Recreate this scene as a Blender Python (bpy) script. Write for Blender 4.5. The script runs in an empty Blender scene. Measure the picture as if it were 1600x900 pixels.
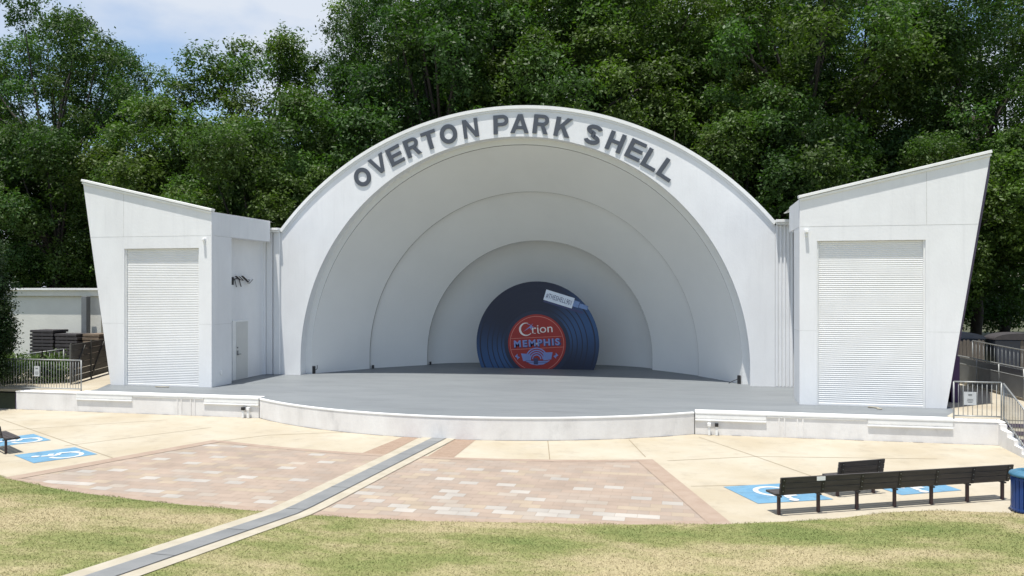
import bpy, math, random
import numpy as np
from mathutils import Vector, Matrix
C = bpy.context.scene
COL = C.collection
R = math.radians
random.seed(7)

# ------------------------------------------------------------------ camera, sky, sun, exposure
cam = bpy.data.cameras.new('camera'); camo = bpy.data.objects.new('camera', cam); COL.objects.link(camo)
camo.location = (6.83, -31.6, 4.3)
camo.rotation_euler = (R(90 - 0.045), 0, R(12.2))
cam.sensor_width = 36; cam.lens = 36 * 1280 / 1600; cam.clip_end = 3000; cam.clip_start = 0.1
C.camera = camo

SUN = Vector((-0.07, -0.20, 1.0)).normalized()
el = math.asin(SUN.z); rot = math.atan2(SUN.x, SUN.y)
w = bpy.data.worlds.new('World'); C.world = w; w.use_nodes = True
nt = w.node_tree; nt.nodes.clear()
def N(t, typ, **kw):
    n = t.nodes.new(typ)
    for k, v in kw.items(): setattr(n, k, v)
    return n
sky = N(nt, 'ShaderNodeTexSky', sky_type='NISHITA', sun_disc=False, sun_elevation=el, sun_rotation=rot)
tc = N(nt, 'ShaderNodeTexCoord')
mp = N(nt, 'ShaderNodeMapping'); mp.inputs['Scale'].default_value = (1, 1, 2.2); mp.inputs['Location'].default_value = (3.9, 3.5, 6.5)
nz = N(nt, 'ShaderNodeTexNoise'); nz.inputs['Scale'].default_value = 2.3; nz.inputs['Detail'].default_value = 7; nz.inputs['Roughness'].default_value = 0.5
cr = N(nt, 'ShaderNodeValToRGB'); cr.color_ramp.elements[0].position = 0.41; cr.color_ramp.elements[1].position = 0.55
mx = N(nt, 'ShaderNodeMixRGB'); mx.inputs[2].default_value = (4.1, 4.45, 5.0, 1)
bg = N(nt, 'ShaderNodeBackground'); bg.inputs[1].default_value = 0.12
wo = N(nt, 'ShaderNodeOutputWorld')
sxyz = N(nt, 'ShaderNodeSeparateXYZ'); nt.links.new(tc.outputs['Generated'], sxyz.inputs[0])
mr = N(nt, 'ShaderNodeMapRange'); mr.inputs[1].default_value = -.35; mr.inputs[2].default_value = .45; mr.inputs[3].default_value = .3; mr.inputs[4].default_value = 1; nt.links.new(sxyz.outputs['Y'], mr.inputs[0])
ml = N(nt, 'ShaderNodeMath', operation='MULTIPLY'); nt.links.new(mr.outputs[0], ml.inputs[1]); nt.links.new(ml.outputs[0], mx.inputs[0])
for a, b in ((tc.outputs['Generated'], mp.inputs[0]), (mp.outputs[0], nz.inputs[0]), (nz.outputs[0], cr.inputs[0]), (cr.outputs[0], ml.inputs[0]),
             (sky.outputs[0], mx.inputs[1]), (mx.outputs[0], bg.inputs[0]), (bg.outputs[0], wo.inputs[0])): nt.links.new(a, b)
sl = bpy.data.lights.new('sun', 'SUN'); sl.energy = 4.4; sl.angle = R(0.53); sl.color = (1, 0.965, 0.90)
so = bpy.data.objects.new('sun', sl); COL.objects.link(so); so.rotation_euler = SUN.to_track_quat('Z', 'Y').to_euler()
C.view_settings.view_transform = 'Standard'; C.view_settings.look = 'None'
C.view_settings.exposure = 0.58; C.view_settings.gamma = 1; C.view_settings.use_curve_mapping = False
C.cycles.max_bounces = 8; C.cycles.transparent_max_bounces = 8

# ------------------------------------------------------------------ helpers
def mat(name, col, rough=0.6, var=0.12, scale=3.0, col2=None, bump=0.0, bscale=40, metal=0.0, stretch=(1, 1, 1), spec=0.5, coord='pos', hi=0.65, lo=0.35, fine=0.0, stain=0.0, sscale=(1, 1, 1), sfreq=1.0, sth=(.5, .68)):
    m = bpy.data.materials.new(name); m.use_nodes = True; t = m.node_tree; L = t.links
    b = t.nodes['Principled BSDF']; b.inputs['Roughness'].default_value = rough; b.inputs['Metallic'].default_value = metal
    b.inputs['Specular IOR Level'].default_value = spec
    if coord == 'pos': g = N(t, 'ShaderNodeNewGeometry').outputs['Position']
    else: g = N(t, 'ShaderNodeTexCoord').outputs['Object']
    mpn = N(t, 'ShaderNodeMapping'); mpn.inputs['Scale'].default_value = stretch; L.new(g, mpn.inputs[0])
    n = N(t, 'ShaderNodeTexNoise'); n.inputs['Scale'].default_value = scale; n.inputs['Detail'].default_value = 6; n.inputs['Roughness'].default_value = 0.6
    L.new(mpn.outputs[0], n.inputs[0])
    r = N(t, 'ShaderNodeMapRange'); r.inputs[1].default_value = lo; r.inputs[2].default_value = hi; L.new(n.outputs[0], r.inputs[0])
    c2 = col2 if col2 else tuple(max(0, c * (1 - var)) for c in col)
    x = N(t, 'ShaderNodeMixRGB'); x.inputs[1].default_value = (*col, 1); x.inputs[2].default_value = (*c2, 1); L.new(r.outputs[0], x.inputs[0])
    out = x.outputs[0]
    if stain:
        m4 = N(t, 'ShaderNodeMapping'); m4.inputs['Scale'].default_value = sscale; L.new(g, m4.inputs[0])
        n4 = N(t, 'ShaderNodeTexNoise'); n4.inputs['Scale'].default_value = sfreq; n4.inputs['Detail'].default_value = 8; n4.inputs['Roughness'].default_value = .65; L.new(m4.outputs[0], n4.inputs[0])
        r4 = N(t, 'ShaderNodeMapRange'); r4.inputs[1].default_value = sth[0]; r4.inputs[2].default_value = sth[1]; r4.inputs[3].default_value = 1; r4.inputs[4].default_value = 1 - stain; L.new(n4.outputs[0], r4.inputs[0])
        v4 = N(t, 'ShaderNodeVectorMath', operation='SCALE'); L.new(out, v4.inputs[0]); L.new(r4.outputs[0], v4.inputs['Scale']); out = v4.outputs[0]
    if fine:
        n3 = N(t, 'ShaderNodeTexNoise'); n3.inputs['Scale'].default_value = 70; n3.inputs['Detail'].default_value = 3; L.new(g, n3.inputs[0])
        r3 = N(t, 'ShaderNodeMapRange'); r3.inputs[1].default_value = .3; r3.inputs[2].default_value = .7; r3.inputs[3].default_value = 1 - fine; r3.inputs[4].default_value = 1 + fine
        L.new(n3.outputs[0], r3.inputs[0])
        v = N(t, 'ShaderNodeVectorMath', operation='SCALE'); L.new(out, v.inputs[0]); L.new(r3.outputs[0], v.inputs['Scale']); out = v.outputs[0]
    L.new(out, b.inputs['Base Color'])
    if bump:
        n2 = N(t, 'ShaderNodeTexNoise'); n2.inputs['Scale'].default_value = bscale; n2.inputs['Detail'].default_value = 4; L.new(mpn.outputs[0], n2.inputs[0])
        bp = N(t, 'ShaderNodeBump'); bp.inputs['Strength'].default_value = bump; bp.inputs['Distance'].default_value = 0.02
        L.new(n2.outputs[0], bp.inputs['Height']); L.new(bp.outputs[0], b.inputs['Normal'])
    return m

class MB:
    def __init__(s): s.v = []; s.f = []; s.mi = []; s.cur = 0
    def add(s, vs, fs):
        o = len(s.v); s.v += [tuple(p) for p in vs]; s.f += [tuple(i + o for i in f) for f in fs]; s.mi += [s.cur] * len(fs); return s
    def box(s, x0, x1, y0, y1, z0, z1):
        return s.add([(x, y, z) for z in (z0, z1) for y in (y0, y1) for x in (x0, x1)],
                     [(0, 2, 3, 1), (4, 5, 7, 6), (0, 1, 5, 4), (2, 6, 7, 3), (0, 4, 6, 2), (1, 3, 7, 5)])
    def obox(s, c, ax, ay, az):        # oriented box: centre and three half vectors
        c = Vector(c); ax = Vector(ax); ay = Vector(ay); az = Vector(az)
        return s.add([c + i * ax + j * ay + k * az for k in (-1, 1) for j in (-1, 1) for i in (-1, 1)],
                     [(0, 2, 3, 1), (4, 5, 7, 6), (0, 1, 5, 4), (2, 6, 7, 3), (0, 4, 6, 2), (1, 3, 7, 5)])
    def prism(s, pts, d):              # planar polygon pts (3-D) extruded by vector d
        n = len(pts); d = Vector(d); a = [Vector(p) for p in pts]
        return s.add(a + [p + d for p in a], [tuple(range(n)), tuple(range(2 * n - 1, n - 1, -1))] + [(i, i + n, (i + 1) % n + n, (i + 1) % n) for i in range(n)])
    def tube(s, pts, r, seg=8, r1=None, cap=True):
        pts = [Vector(p) for p in pts]; n = len(pts); o = len(s.v); vs = []; fs = []
        up = None
        for i, p in enumerate(pts):
            t = (pts[min(i + 1, n - 1)] - pts[max(i - 1, 0)]).normalized()
            if up is None: up = t.orthogonal().normalized()
            u = (up - t * up.dot(t)); u = u.normalized() if u.length > 1e-6 else t.orthogonal().normalized(); up = u
            v = t.cross(u); rr = r if r1 is None else r + (r1 - r) * i / max(1, n - 1)
            for k in range(seg):
                a = 2 * math.pi * k / seg; vs.append(p + u * (rr * math.cos(a)) + v * (rr * math.sin(a)))
        for i in range(n - 1):
            for k in range(seg): fs.append((i * seg + k, i * seg + (k + 1) % seg, (i + 1) * seg + (k + 1) % seg, (i + 1) * seg + k))
        if cap: fs.append(tuple(range(seg - 1, -1, -1))); fs.append(tuple((n - 1) * seg + k for k in range(seg)))
        return s.add(vs, fs)
    def lathe(s, prof, c=(0, 0, 0), seg=24):
        c = Vector(c); vs = []; fs = []
        for r_, z in prof:
            for k in range(seg):
                a = 2 * math.pi * k / seg; vs.append(c + Vector((r_ * math.cos(a), r_ * math.sin(a), z)))
        for i in range(len(prof) - 1):
            for k in range(seg): fs.append((i * seg + k, i * seg + (k + 1) % seg, (i + 1) * seg + (k + 1) % seg, (i + 1) * seg + k))
        fs.append(tuple(range(seg - 1, -1, -1))); fs.append(tuple((len(prof) - 1) * seg + k for k in range(seg)))
        return s.add(vs, fs)
    def build(s, name, m, parent=None, smooth=False, bevel=0.0, recalc=True):
        me = bpy.data.meshes.new(name); me.from_pydata(s.v, [], s.f)
        for mm in (m if isinstance(m, (list, tuple)) else [m]): me.materials.append(mm)
        me.polygons.foreach_set('material_index', s.mi)
        if recalc:
            import bmesh
            b = bmesh.new(); b.from_mesh(me); bmesh.ops.recalc_face_normals(b, faces=b.faces); b.to_mesh(me); b.free()
        me.update()
        if smooth: me.polygons.foreach_set('use_smooth', [True] * len(me.polygons))
        o = bpy.data.objects.new(name, me); COL.objects.link(o)
        if parent: o.parent = parent
        if bevel:
            bv = o.modifiers.new('bevel', 'BEVEL'); bv.width = bevel; bv.segments = 2; bv.limit_method = 'ANGLE'; bv.angle_limit = R(40)
        return o
def build_split(mb, name, m, parent=None, **k):
    n = len(mb.v); p = list(range(n))
    def f(i):
        while p[i] != i: p[i] = p[p[i]]; i = p[i]
        return i
    for fc in mb.f:
        for q in fc[1:]: p[f(q)] = f(fc[0])
    out = []
    for root in sorted({f(fc[0]) for fc in mb.f}):
        idx = [i for i in range(n) if f(i) == root]; mp_ = {i: j for j, i in enumerate(idx)}
        b_ = MB(); b_.add([mb.v[i] for i in idx], [tuple(mp_[i] for i in fc) for fc in mb.f if f(fc[0]) == root]); out.append(b_.build(name, m, parent, **k))
    return out
def tag(o, label=None, cat=None, group=None, kind=None):
    if label: o['label'] = label
    if cat: o['category'] = cat
    if group: o['group'] = group
    if kind: o['kind'] = kind
    return o
def thing(name, label, cat, loc=(0, 0, 0), rz=0, group=None):
    o = bpy.data.objects.new(name, None); COL.objects.link(o); o.location = loc; o.rotation_euler = (0, 0, rz); o.empty_display_size = 0.3
    return tag(o, label, cat, group)
def copy_tree(o, parent=None):
    c = o.copy(); COL.objects.link(c); c.parent = parent
    for ch in list(o.children): copy_tree(ch, c)
    return c
def text_mesh(name, s, size, m, parent, M, extrude=0.02, bold=0.0, sx=1.0, space=1.0):
    cu = bpy.data.curves.new(name, 'FONT'); cu.body = s; cu.size = size; cu.extrude = extrude; cu.offset = bold
    cu.space_character = space; cu.align_x = 'CENTER'; cu.align_y = 'CENTER'; cu.resolution_u = 6
    t = bpy.data.objects.new(name + '_tmp', cu); COL.objects.link(t)
    dg = bpy.context.evaluated_depsgraph_get(); me = bpy.data.meshes.new_from_object(t.evaluated_get(dg))
    bpy.data.objects.remove(t); bpy.data.curves.remove(cu); me.name = name
    xs = [v.co for v in me.vertices]
    cx = (min(c.x for c in xs) + max(c.x for c in xs)) / 2; cy = (min(c.y for c in xs) + max(c.y for c in xs)) / 2
    me.transform(Matrix.Diagonal((sx, 1, 1, 1)) @ Matrix.Translation((-cx, -cy, 0))); me.transform(M)
    me.materials.clear(); me.materials.append(m)
    o = bpy.data.objects.new(name, me); COL.objects.link(o); o.parent = parent
    return o
STAND = Matrix.Rotation(R(90), 4, 'X')      # text lying in xy -> standing, facing -y

# ------------------------------------------------------------------ materials
M = {}
M['white'] = mat('white_stucco', (.775, .78, .78), .75, .07, .9, bump=.16, bscale=16, stretch=(1, 1, .55), col2=(.72, .722, .722), fine=.03, stain=.06, sscale=(3.5, 3.5, .22), sfreq=1.3, sth=(.52, .75))
M['white2'] = mat('white_stucco_shell', (.73, .73, .71), .8, .04, .5, bump=.15, bscale=14, fine=.02)
M['trimw'] = mat('white_trim', (.82, .82, .80), .6, .08, 2.5, bump=.1)
M['stagewall'] = mat('stage_wall_paint', (.78, .765, .74), .8, .0, 1.4, col2=(.70, .68, .655), bump=.35, bscale=12, stretch=(1, 1, .35), fine=.04, stain=.16, sscale=(2.2, 2.2, 1.2), sfreq=.9, sth=(.55, .75))
M['shutter'] = mat('white_shutter', (.76, .76, .75), .5, .06, 1.2)
M['door'] = mat('door_paint', (.60, .60, .57), .55, .05, 2)
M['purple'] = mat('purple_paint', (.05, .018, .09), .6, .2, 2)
M['letter'] = mat('letter_grey', (.068, .078, .097), .55, .08, 4)
M['floor'] = mat('stage_floor_paint', (.178, .192, .20), .55, .0, .55, col2=(.15, .163, .172), stretch=(.6, 2.4, 1), bump=.08, bscale=8, fine=.03, stain=.14, sscale=(.5, 2.2, 1), sfreq=1.6, sth=(.5, .7))
M['crack'] = mat('dark_gap', (.12, .105, .09), .9, .3, 6)
M['conc'] = mat('sandy_concrete', (.405, .366, .288), .85, .0, .45, col2=(.35, .30, .215), bump=.15, bscale=60, fine=.06, stain=.16, sfreq=1.7, sth=(.52, .72))
M['conc2'] = mat('pale_concrete', (.39, .355, .28), .85, .0, 2.5, col2=(.33, .295, .225), bump=.2, bscale=50, fine=.05)
M['joint'] = mat('joint_line', (.24, .19, .12), .9, .2, 4)
M['grate'] = mat('grey_cover_plate', (.195, .20, .198), .6, .0, 1.5, col2=(.15, .157, .158), bump=.1, fine=.05)
M['black'] = mat('black_metal', (.016, .016, .018), .45, .2, 5)
M['galv'] = mat('galvanised_steel', (.30, .31, .305), .5, .25, 6, metal=.4)
M['plank'] = mat('dark_recycled_plank', (.058, .050, .048), .6, .0, 3, col2=(.035, .031, .031), stretch=(1, 8, 8), coord='obj', bump=.2)
M['post'] = mat('bench_post', (.035, .016, .018), .5, .2, 6)
M['bluepaint'] = mat('blue_ground_paint', (.085, .215, .34), .75, .0, 2.5, col2=(.12, .25, .35), fine=.1, stain=.18, sfreq=3, sth=(.5, .62))
M['whitepaint'] = mat('white_ground_paint', (.50, .52, .53), .7, .1, 6, fine=.05)
M['bluecan'] = mat('blue_slats', (.012, .055, .23), .35, .15, 5, coord='obj')
M['bluelid'] = mat('blue_lid', (.045, .15, .235), .5, .25, 6, coord='obj')
M['fence'] = mat('dark_grey_boards', (.10, .10, .088), .7, .25, 2, bump=.1)
M['wood'] = mat('weathered_wood', (.11, .095, .08), .85, .3, 5, stretch=(6, 6, .6), bump=.3)
M['darkstuff'] = mat('dark_stack', (.045, .04, .042), .7, .3, 4)
M['brownstuff'] = mat('brown_stack', (.16, .12, .085), .8, .3, 4)
M['storage'] = mat('cream_block', (.68, .67, .60), .8, .08, 1.1, bump=.3, bscale=10)
M['panel'] = mat('grey_mesh_panel', (.16, .17, .175), .6, .15, 3)
M['steelblk'] = mat('dark_steel', (.022, .03, .05), .4, .2, 3)
M['bark'] = mat('bark', (.05, .041, .033), .9, .35, 6, stretch=(1, 1, .25), bump=.6, bscale=18, coord='obj')
M['earth'] = mat('forest_floor', (.07, .075, .035), .95, .4, 1.5, fine=.2)
M['farlawn'] = mat('far_lawn', (.22, .27, .07), .95, .2, .5, fine=.2)

# ------------------------------------------------------------------ ground
def st(name, mb, m, **k): return tag(mb.build(name, m, **k), kind='structure')
EDGE = [(-60, 6), (-20, -9.6), (-14, -12.9), (-10.5, -14.9), (-8.2, -16.0), (-5.9, -16.75), (-3.3, -17.15), (-1.1, -17.3), (.3, -17.33), (2, -17.27), (3.7, -17.0), (5.7, -16.7), (7.6, -16.25), (9.4, -15.55), (10.4, -14.9), (11.35, -14.5), (12.5, -14.4), (14, -14.3), (18, -12.5), (60, 2)]
ex = np.array([p[0] for p in EDGE]); ey = np.array([p[1] for p in EDGE])
def edge(x): return np.interp(x, ex, ey)
def lawnz(x, y):
    d = np.maximum(0, edge(x) - y); return .012 + .072 * np.maximum(0, d - .25) + .02 * np.clip(d, 0, .25) / .25
g = MB(); ys = [-500, -200, -60, -30, -7.0]; xs = [-700, -200, -60, -16.9, 15.6, 60, 200, 700]
ys2 = [-7.0, 0, 8, 30, 80]
def sheet(mb, xs, ys, zf):
    o = [(x, y, zf(x, y)) for y in ys for x in xs]; n = len(xs)
    mb.add(o, [(j * n + i, j * n + i + 1, (j + 1) * n + i + 1, (j + 1) * n + i) for j in range(len(ys) - 1) for i in range(n - 1)])
sheet(g, xs, ys + [-6.6, 0, 8, 30, 95, 300, 900], lambda x, y: -.03 if y < -6.9 else .5)
st('ground', g, M['earth'])
g = MB(); sheet(g, [-200, -60, 0, 60, 260], [84, 120, 200, 500], lambda x, y: .52); st('far_meadow', g, M['farlawn'])

# plaza sheet (sandy concrete)
pl = MB(); px = sorted(set(list(np.linspace(-24, 24, 49)))); 
o = [(x, -7.02, 0) for x in px] + [(x, float(edge(x)) - .25, 0) for x in px]; n = len(px)
# plaza also runs under the stage lip
pl.add(o, [(i, i + n, i + n + 1, i + 1) for i in range(n - 1)])
st('plaza_pavement', pl, M['conc'])
# joints in the plaza
jb = MB()
def line(mb, a, b, w_, z, h=.0):
    a = Vector((a[0], a[1], z)); b = Vector((b[0], b[1], z)); d = (b - a).normalized(); s = Vector((-d.y, d.x, 0)) * w_ / 2
    mb.add([a - s, b - s, b + s, a + s], [(0, 1, 2, 3)])
for a, b in (((-17.5, -7.6), (-7.29, -13.6)), ((-9.72, -12.47), (-7.5, -8.99)), ((-5.12, -9.81), (-2.9, -8.75)), ((-6.02, -11.0), (-5.12, -9.81)), ((2.95, -8.9), (3.47, -11.62)), ((5.17, -8.3), (5.75, -10.6)),
             ((7.1, -7.48), (8.47, -9.91)), ((8.47, -9.91), (10.3, -13.3)), ((6.3, -10.95), (8.47, -9.95)), ((8.47, -9.95), (12.9, -9.3)), ((6.87, -13.48), (9.06, -12.84)), ((9.06, -12.84), (13.6, -10.6)), ((-15.1, -12.2), (-9.7, -8.0))):
    line(jb, a, b, .022, .004)
st('pavement_joint', jb, M['joint'], recalc=False)

# brick paver field : trapezoid with curved back and front edges
def ptop(x): return -11.0 - .85 * (1 - (x / 6.0) ** 2) if abs(x) < 6 else -11.0
def pbot(x): return -16.0 - 1.15 * (1 - (x / 8.0) ** 2) if abs(x) < 8 else -16.0
def inside(x, y, m=0): 
    if not (pbot(x) + m < y < ptop(x) - m): return False
    half = 6.0 + (-11.0 - y) * (2.05 / 5.0) if y < -11 else 6.0
    hl = half + .05; hr = half - .05
    hr = 5.72 + (-11.0 - y) * .315
    return -hl - .02 + m < x < hr - m
lt = [[-7.03, -15.99], [-6.47, -16.07], [-5.92, -16.15], [-5.34, -16.22], [-4.76, -16.32], [-4.18, -16.37], [-3.62, -16.5], [-6.74, -14.91], [-6.26, -14.69], [-5.07, -15.15], [-6.03, -13.34], [-5.13, -13.71], [-6.0, -12.52], [-5.88, -11.7], [-4.76, -12.94], [-5.21, -11.62], [-4.11, -14.44], [-4.3, -15.3], [-3.62, -15.36], [-3.05, -15.39], [-2.91, -14.89], [-2.6, -13.79], [-1.48, -14.83], [-1.36, -16.49], [-2.44, -12.19], [-1.77, -12.88], [0.96, -13.18], [1.69, -12.84], [1.98, -12.77], [2.8, -12.94], [1.54, -13.93], [2.04, -14.13], [2.86, -14.31], [0.26, -14.87], [1.71, -14.98], [0.31, -15.43], [0.21, -15.7], [2.05, -15.5], [2.2, -15.2], [0.6, -16.2], [0.16, -16.5], [1.41, -16.39], [1.62, -16.65], [2.03, -16.28], [2.23, -16.58], [2.66, -16.23], [2.86, -16.49], [3.26, -16.17], [3.47, -16.43], [2.87, -12.95], [4.06, -13.34], [3.54, -14.82], [3.93, -15.32], [4.68, -14.15], [5.3, -14.09], [5.86, -14.85], [6.35, -15.08], [3.89, -16.09], [4.07, -16.38], [4.49, -16.05], [4.69, -16.32], [5.11, -15.97], [5.3, -16.26], [5.71, -15.92], [6.21, -16.16]]
pm = bpy.data.materials.new('brick_pavers'); pm.use_nodes = True; t = pm.node_tree; b = t.nodes['Principled BSDF']; b.inputs['Roughness'].default_value = .85
at = N(t, 'ShaderNodeAttribute', attribute_name='tint'); gg = N(t, 'ShaderNodeNewGeometry')
n1 = N(t, 'ShaderNodeTexNoise'); n1.inputs['Scale'].default_value = 1.1; n1.inputs['Detail'].default_value = 8; t.links.new(gg.outputs['Position'], n1.inputs[0])
r1 = N(t, 'ShaderNodeMapRange'); r1.inputs[1].default_value = .3; r1.inputs[2].default_value = .7; r1.inputs[3].default_value = .88; r1.inputs[4].default_value = 1.1; t.links.new(n1.outputs[0], r1.inputs[0])
v1 = N(t, 'ShaderNodeVectorMath', operation='SCALE'); t.links.new(at.outputs['Color'], v1.inputs[0]); t.links.new(r1.outputs[0], v1.inputs['Scale']); t.links.new(v1.outputs[0], b.inputs['Base Color'])
M['paver'] = pm
BW, BH = .42, .265
vs, fs, cs = [], [], []
lights = [list(p) for p in lt]
rows = int(7.2 / BH)
cells = []
for j in range(rows):
    y = -10.9 - j * BH - BH / 2; off = (j % 2) * BW / 2
    for i in range(-22, 23):
        x = i * BW + off
        if inside(x, y): cells.append((x, y))
ca = np.array(cells); isl = set()
for p in lights: isl.add(int(np.argmin(((ca - np.array(p)) ** 2 * np.array([1, 2.2])).sum(1))))
rng = np.random.default_rng(3)
for k, (x, y) in enumerate(cells):
    x0, x1, y0, y1 = x - BW / 2 + .003, x + BW / 2 - .003, y - BH / 2 + .003, y + BH / 2 - .003
    vs += [(x0, y0, .006), (x1, y0, .006), (x1, y1, .006), (x0, y1, .006)]; fs.append((4 * k, 4 * k + 1, 4 * k + 2, 4 * k + 3))
    q = rng.random(); f = rng.uniform(.95, 1.05)
    c = np.array([.295, .232, .182]) if q < .5 else (np.array([.285, .232, .187]) if q < .78 else (np.array([.318, .258, .192]) if q < .94 else np.array([.315, .27, .222])))
    if k in isl: c = np.array([.35, .322, .285]); f = rng.uniform(.88, 1.06)
    cs += [(*(c * f), 1.0)] * 4
me = bpy.data.meshes.new('brick_paving'); me.from_pydata(vs, [], fs); at_ = me.color_attributes.new('tint', 'FLOAT_COLOR', 'CORNER')
at_.data.foreach_set('color', np.array(cs, dtype=np.float32).ravel()); me.materials.append(pm)
tag_o = bpy.data.objects.new('brick_paving', me); COL.objects.link(tag_o); tag(tag_o, kind='structure')
M['grout'] = mat('paver_grout', (.27, .215, .165), .9, .2, 3)
M['border'] = mat('paver_border', (.27, .20, .15), .85, .0, 3, col2=(.31, .24, .185), fine=.08)
gb = MB(); pts = [(x, ptop(x)) for x in np.linspace(-6.0, 6.0, 25)] + [(7.95, -16)] + [(x, pbot(x)) for x in np.linspace(7.9, -7.9, 25)] + [(-8.05, -16)]
xs_ = np.linspace(-1, 1, 41)
top = [(-6.05 * abs(s) if s < 0 else 5.8 * s) for s in xs_]
o = [(x, ptop(x), .002) for x in top] + [((x / 6.0) * (8.05 if x < 0 else 7.45), pbot((x / 6.0) * (8.0 if x < 0 else 7.45)), .002) for x in top]; n = len(top)
gb.add(o, [(i, i + n, i + n + 1, i + 1) for i in range(n - 1)]); st('paver_bed', gb, M['grout'], recalc=False)
bb = MB()
def ribbon(mb, pts, w_, z):
    P = [Vector((p[0], p[1], z)) for p in pts]; vs = []
    for i, p in enumerate(P):
        d = (P[min(i + 1, len(P) - 1)] - P[max(i - 1, 0)]).normalized(); s = Vector((-d.y, d.x, 0)) * w_ / 2; vs += [p - s, p + s]
    mb.add(vs, [(2 * i, 2 * i + 2, 2 * i + 3, 2 * i + 1) for i in range(len(P) - 1)])
ribbon(bb, [(x, ptop(x)) for x in np.linspace(-6.05, 5.85, 30)], .24, .010)
ribbon(bb, [(x, pbot(x) - .08) for x in np.linspace(-8.15, 7.45, 40)], .36, .010)
ribbon(bb, [(5.74, -10.95), (7.40, -16.32)], .42, .014); ribbon(bb, [(-6.05, -10.95), (-8.1, -16.1)], .40, .014)
st('paver_border', bb, M['border'], recalc=False)
# brown exposed aggregate bands either side of the cable trench
ab = MB(); ab.add([(-1.18, -8.9, .005), (-.72, -8.9, .005), (-.80, -11.8, .005), (-1.45, -11.65, .005)], [(0, 1, 2, 3)])
ab.add([(.34, -8.9, .005), (.95, -8.9, .005), (1.02, -11.78, .005), (.34, -11.8, .005)], [(0, 1, 2, 3)])
M['aggr'] = mat('brown_aggregate', (.245, .172, .12), .9, .0, 5, col2=(.28, .205, .15), fine=.2); st('aggregate_band', ab, M['aggr'], recalc=False)
# trench kerbs and cover plates, following the lawn as it rises
def sz(x, y): return float(lawnz(x, y)) + .012 if y < -17 else .02
kb = MB(); cb = MB(); gapb = MB()
Y = [-8.95 - .6 * i for i in range(60)]
def sx(y): return -.1 + (y + 9) * .06 + .035 * min(0, y + 17)
def strip(mb, a, b, dz, Y=Y):
    vs = []
    for y in Y: z = sz(sx(y), y) + dz; vs += [(sx(y) + a, y, z), (sx(y) + b, y, z)]
    mb.add(vs, [(2 * i, 2 * i + 1, 2 * i + 3, 2 * i + 2) for i in range(len(Y) - 1)])
def strip3(mb, a0, b0, a1, b1, dz):
    vs = []
    for y in Y:
        k = min(1, max(0, (-9 - y) / 8)); k2 = min(1, max(0, (-17 - y) / 4)); a = a0 + (a1 - a0) * k2; b_ = b0 + (b1 - b0) * k2
        z = sz(sx(y), y) + dz; vs += [(sx(y) + a, y, z), (sx(y) + b_, y, z)]
    mb.add(vs, [(2 * i, 2 * i + 1, 2 * i + 3, 2 * i + 2) for i in range(len(Y) - 1)])
strip3(kb, -.50, .49, -.49, .49, 0); st('trench_kerb', kb, M['conc2'], recalc=False)
strip(cb, -.20, .20, .006); ob = st('trench_cover', cb, M['grate'], recalc=False)
strip(gapb, .202, .225, .007); 
for i in range(1, 26):
    y = -8.95 - .9 * i; 
    if i % 2: line(gapb, (sx(y) - .20, y), (sx(y) + .20, y), .012, sz(0, y) + .0105)
st('trench_gap', gapb, M['black'], recalc=False)

# blue painted wheelchair squares
def wheelchair(c, up, rt, s):
    c = Vector((*c, .012)); up = Vector((*up, 0)); rt = Vector((*rt, 0)); mb = MB(); wv = .075 * s
    def pt(a, b_): return c + rt * (a * s) + up * (b_ * s)
    def path(p):
        P = [pt(*q) for q in p]; vs = []
        for i, q in enumerate(P):
            d = (P[min(i + 1, len(P) - 1)] - P[max(i - 1, 0)]).normalized(); sd = Vector((-d.y, d.x, 0)) * wv / 2 * 1.1; vs += [q - sd, q + sd]
        o = len(mb.v); mb.add(vs, [(2 * i, 2 * i + 1, 2 * i + 3, 2 * i + 2) for i in range(len(P) - 1)])
    path([(-.08 + .27 * math.cos(a), -.14 + .27 * math.sin(a)) for a in np.linspace(R(115), R(350), 30)])
    wv *= 1.15; c.z += .002; path([(-.07, .30), (-.04, 0.02)]); c.z += .001; path([(-.05, .03), (.17, .03)]); c.z += .001; path([(.16, .04), (.26, -.32)]); c.z += .001; path([(-.06, .16), (.12, .16)])
    mb.add([pt(-.08 + .075 * math.cos(a), .40 + .075 * math.sin(a)) for a in np.linspace(0, 2 * math.pi, 17)[:-1]], [tuple(range(16))])
    return mb
def square(c4, c, up, rt, s):
    mb = MB(); mb.add([(x, y, .007) for x, y in c4], [(0, 1, 2, 3)])
    o = st('blue_parking_square', mb, M['bluepaint'], recalc=False)
    wheelchair(c, up, rt, s).build('wheelchair_symbol', M['whitepaint'], o, recalc=False)
square([(-10.06, -13.80), (-9.30, -12.57), (-8.06, -13.24), (-8.82, -14.51)], (-8.95, -13.53), (-.88, -.48), (-.48, .88), 1.3)
square([(-12.6, -12.3), (-11.95, -11.1), (-10.7, -11.83), (-11.4, -12.95)], (-11.5, -12.05), (-.88, -.48), (-.48, .88), 1.25)
square([(7.55, -13.39), (8.17, -14.67), (9.69, -14.0), (8.95, -12.75)], (8.75, -13.7), (.46, -.89), (.89, .46), 1.35)
square([(11.13, -13.34), (12.47, -12.64), (11.9, -11.4), (10.4, -12.1)], (11.5, -12.45), (.46, -.89), (.89, .46), 1.3)

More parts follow.
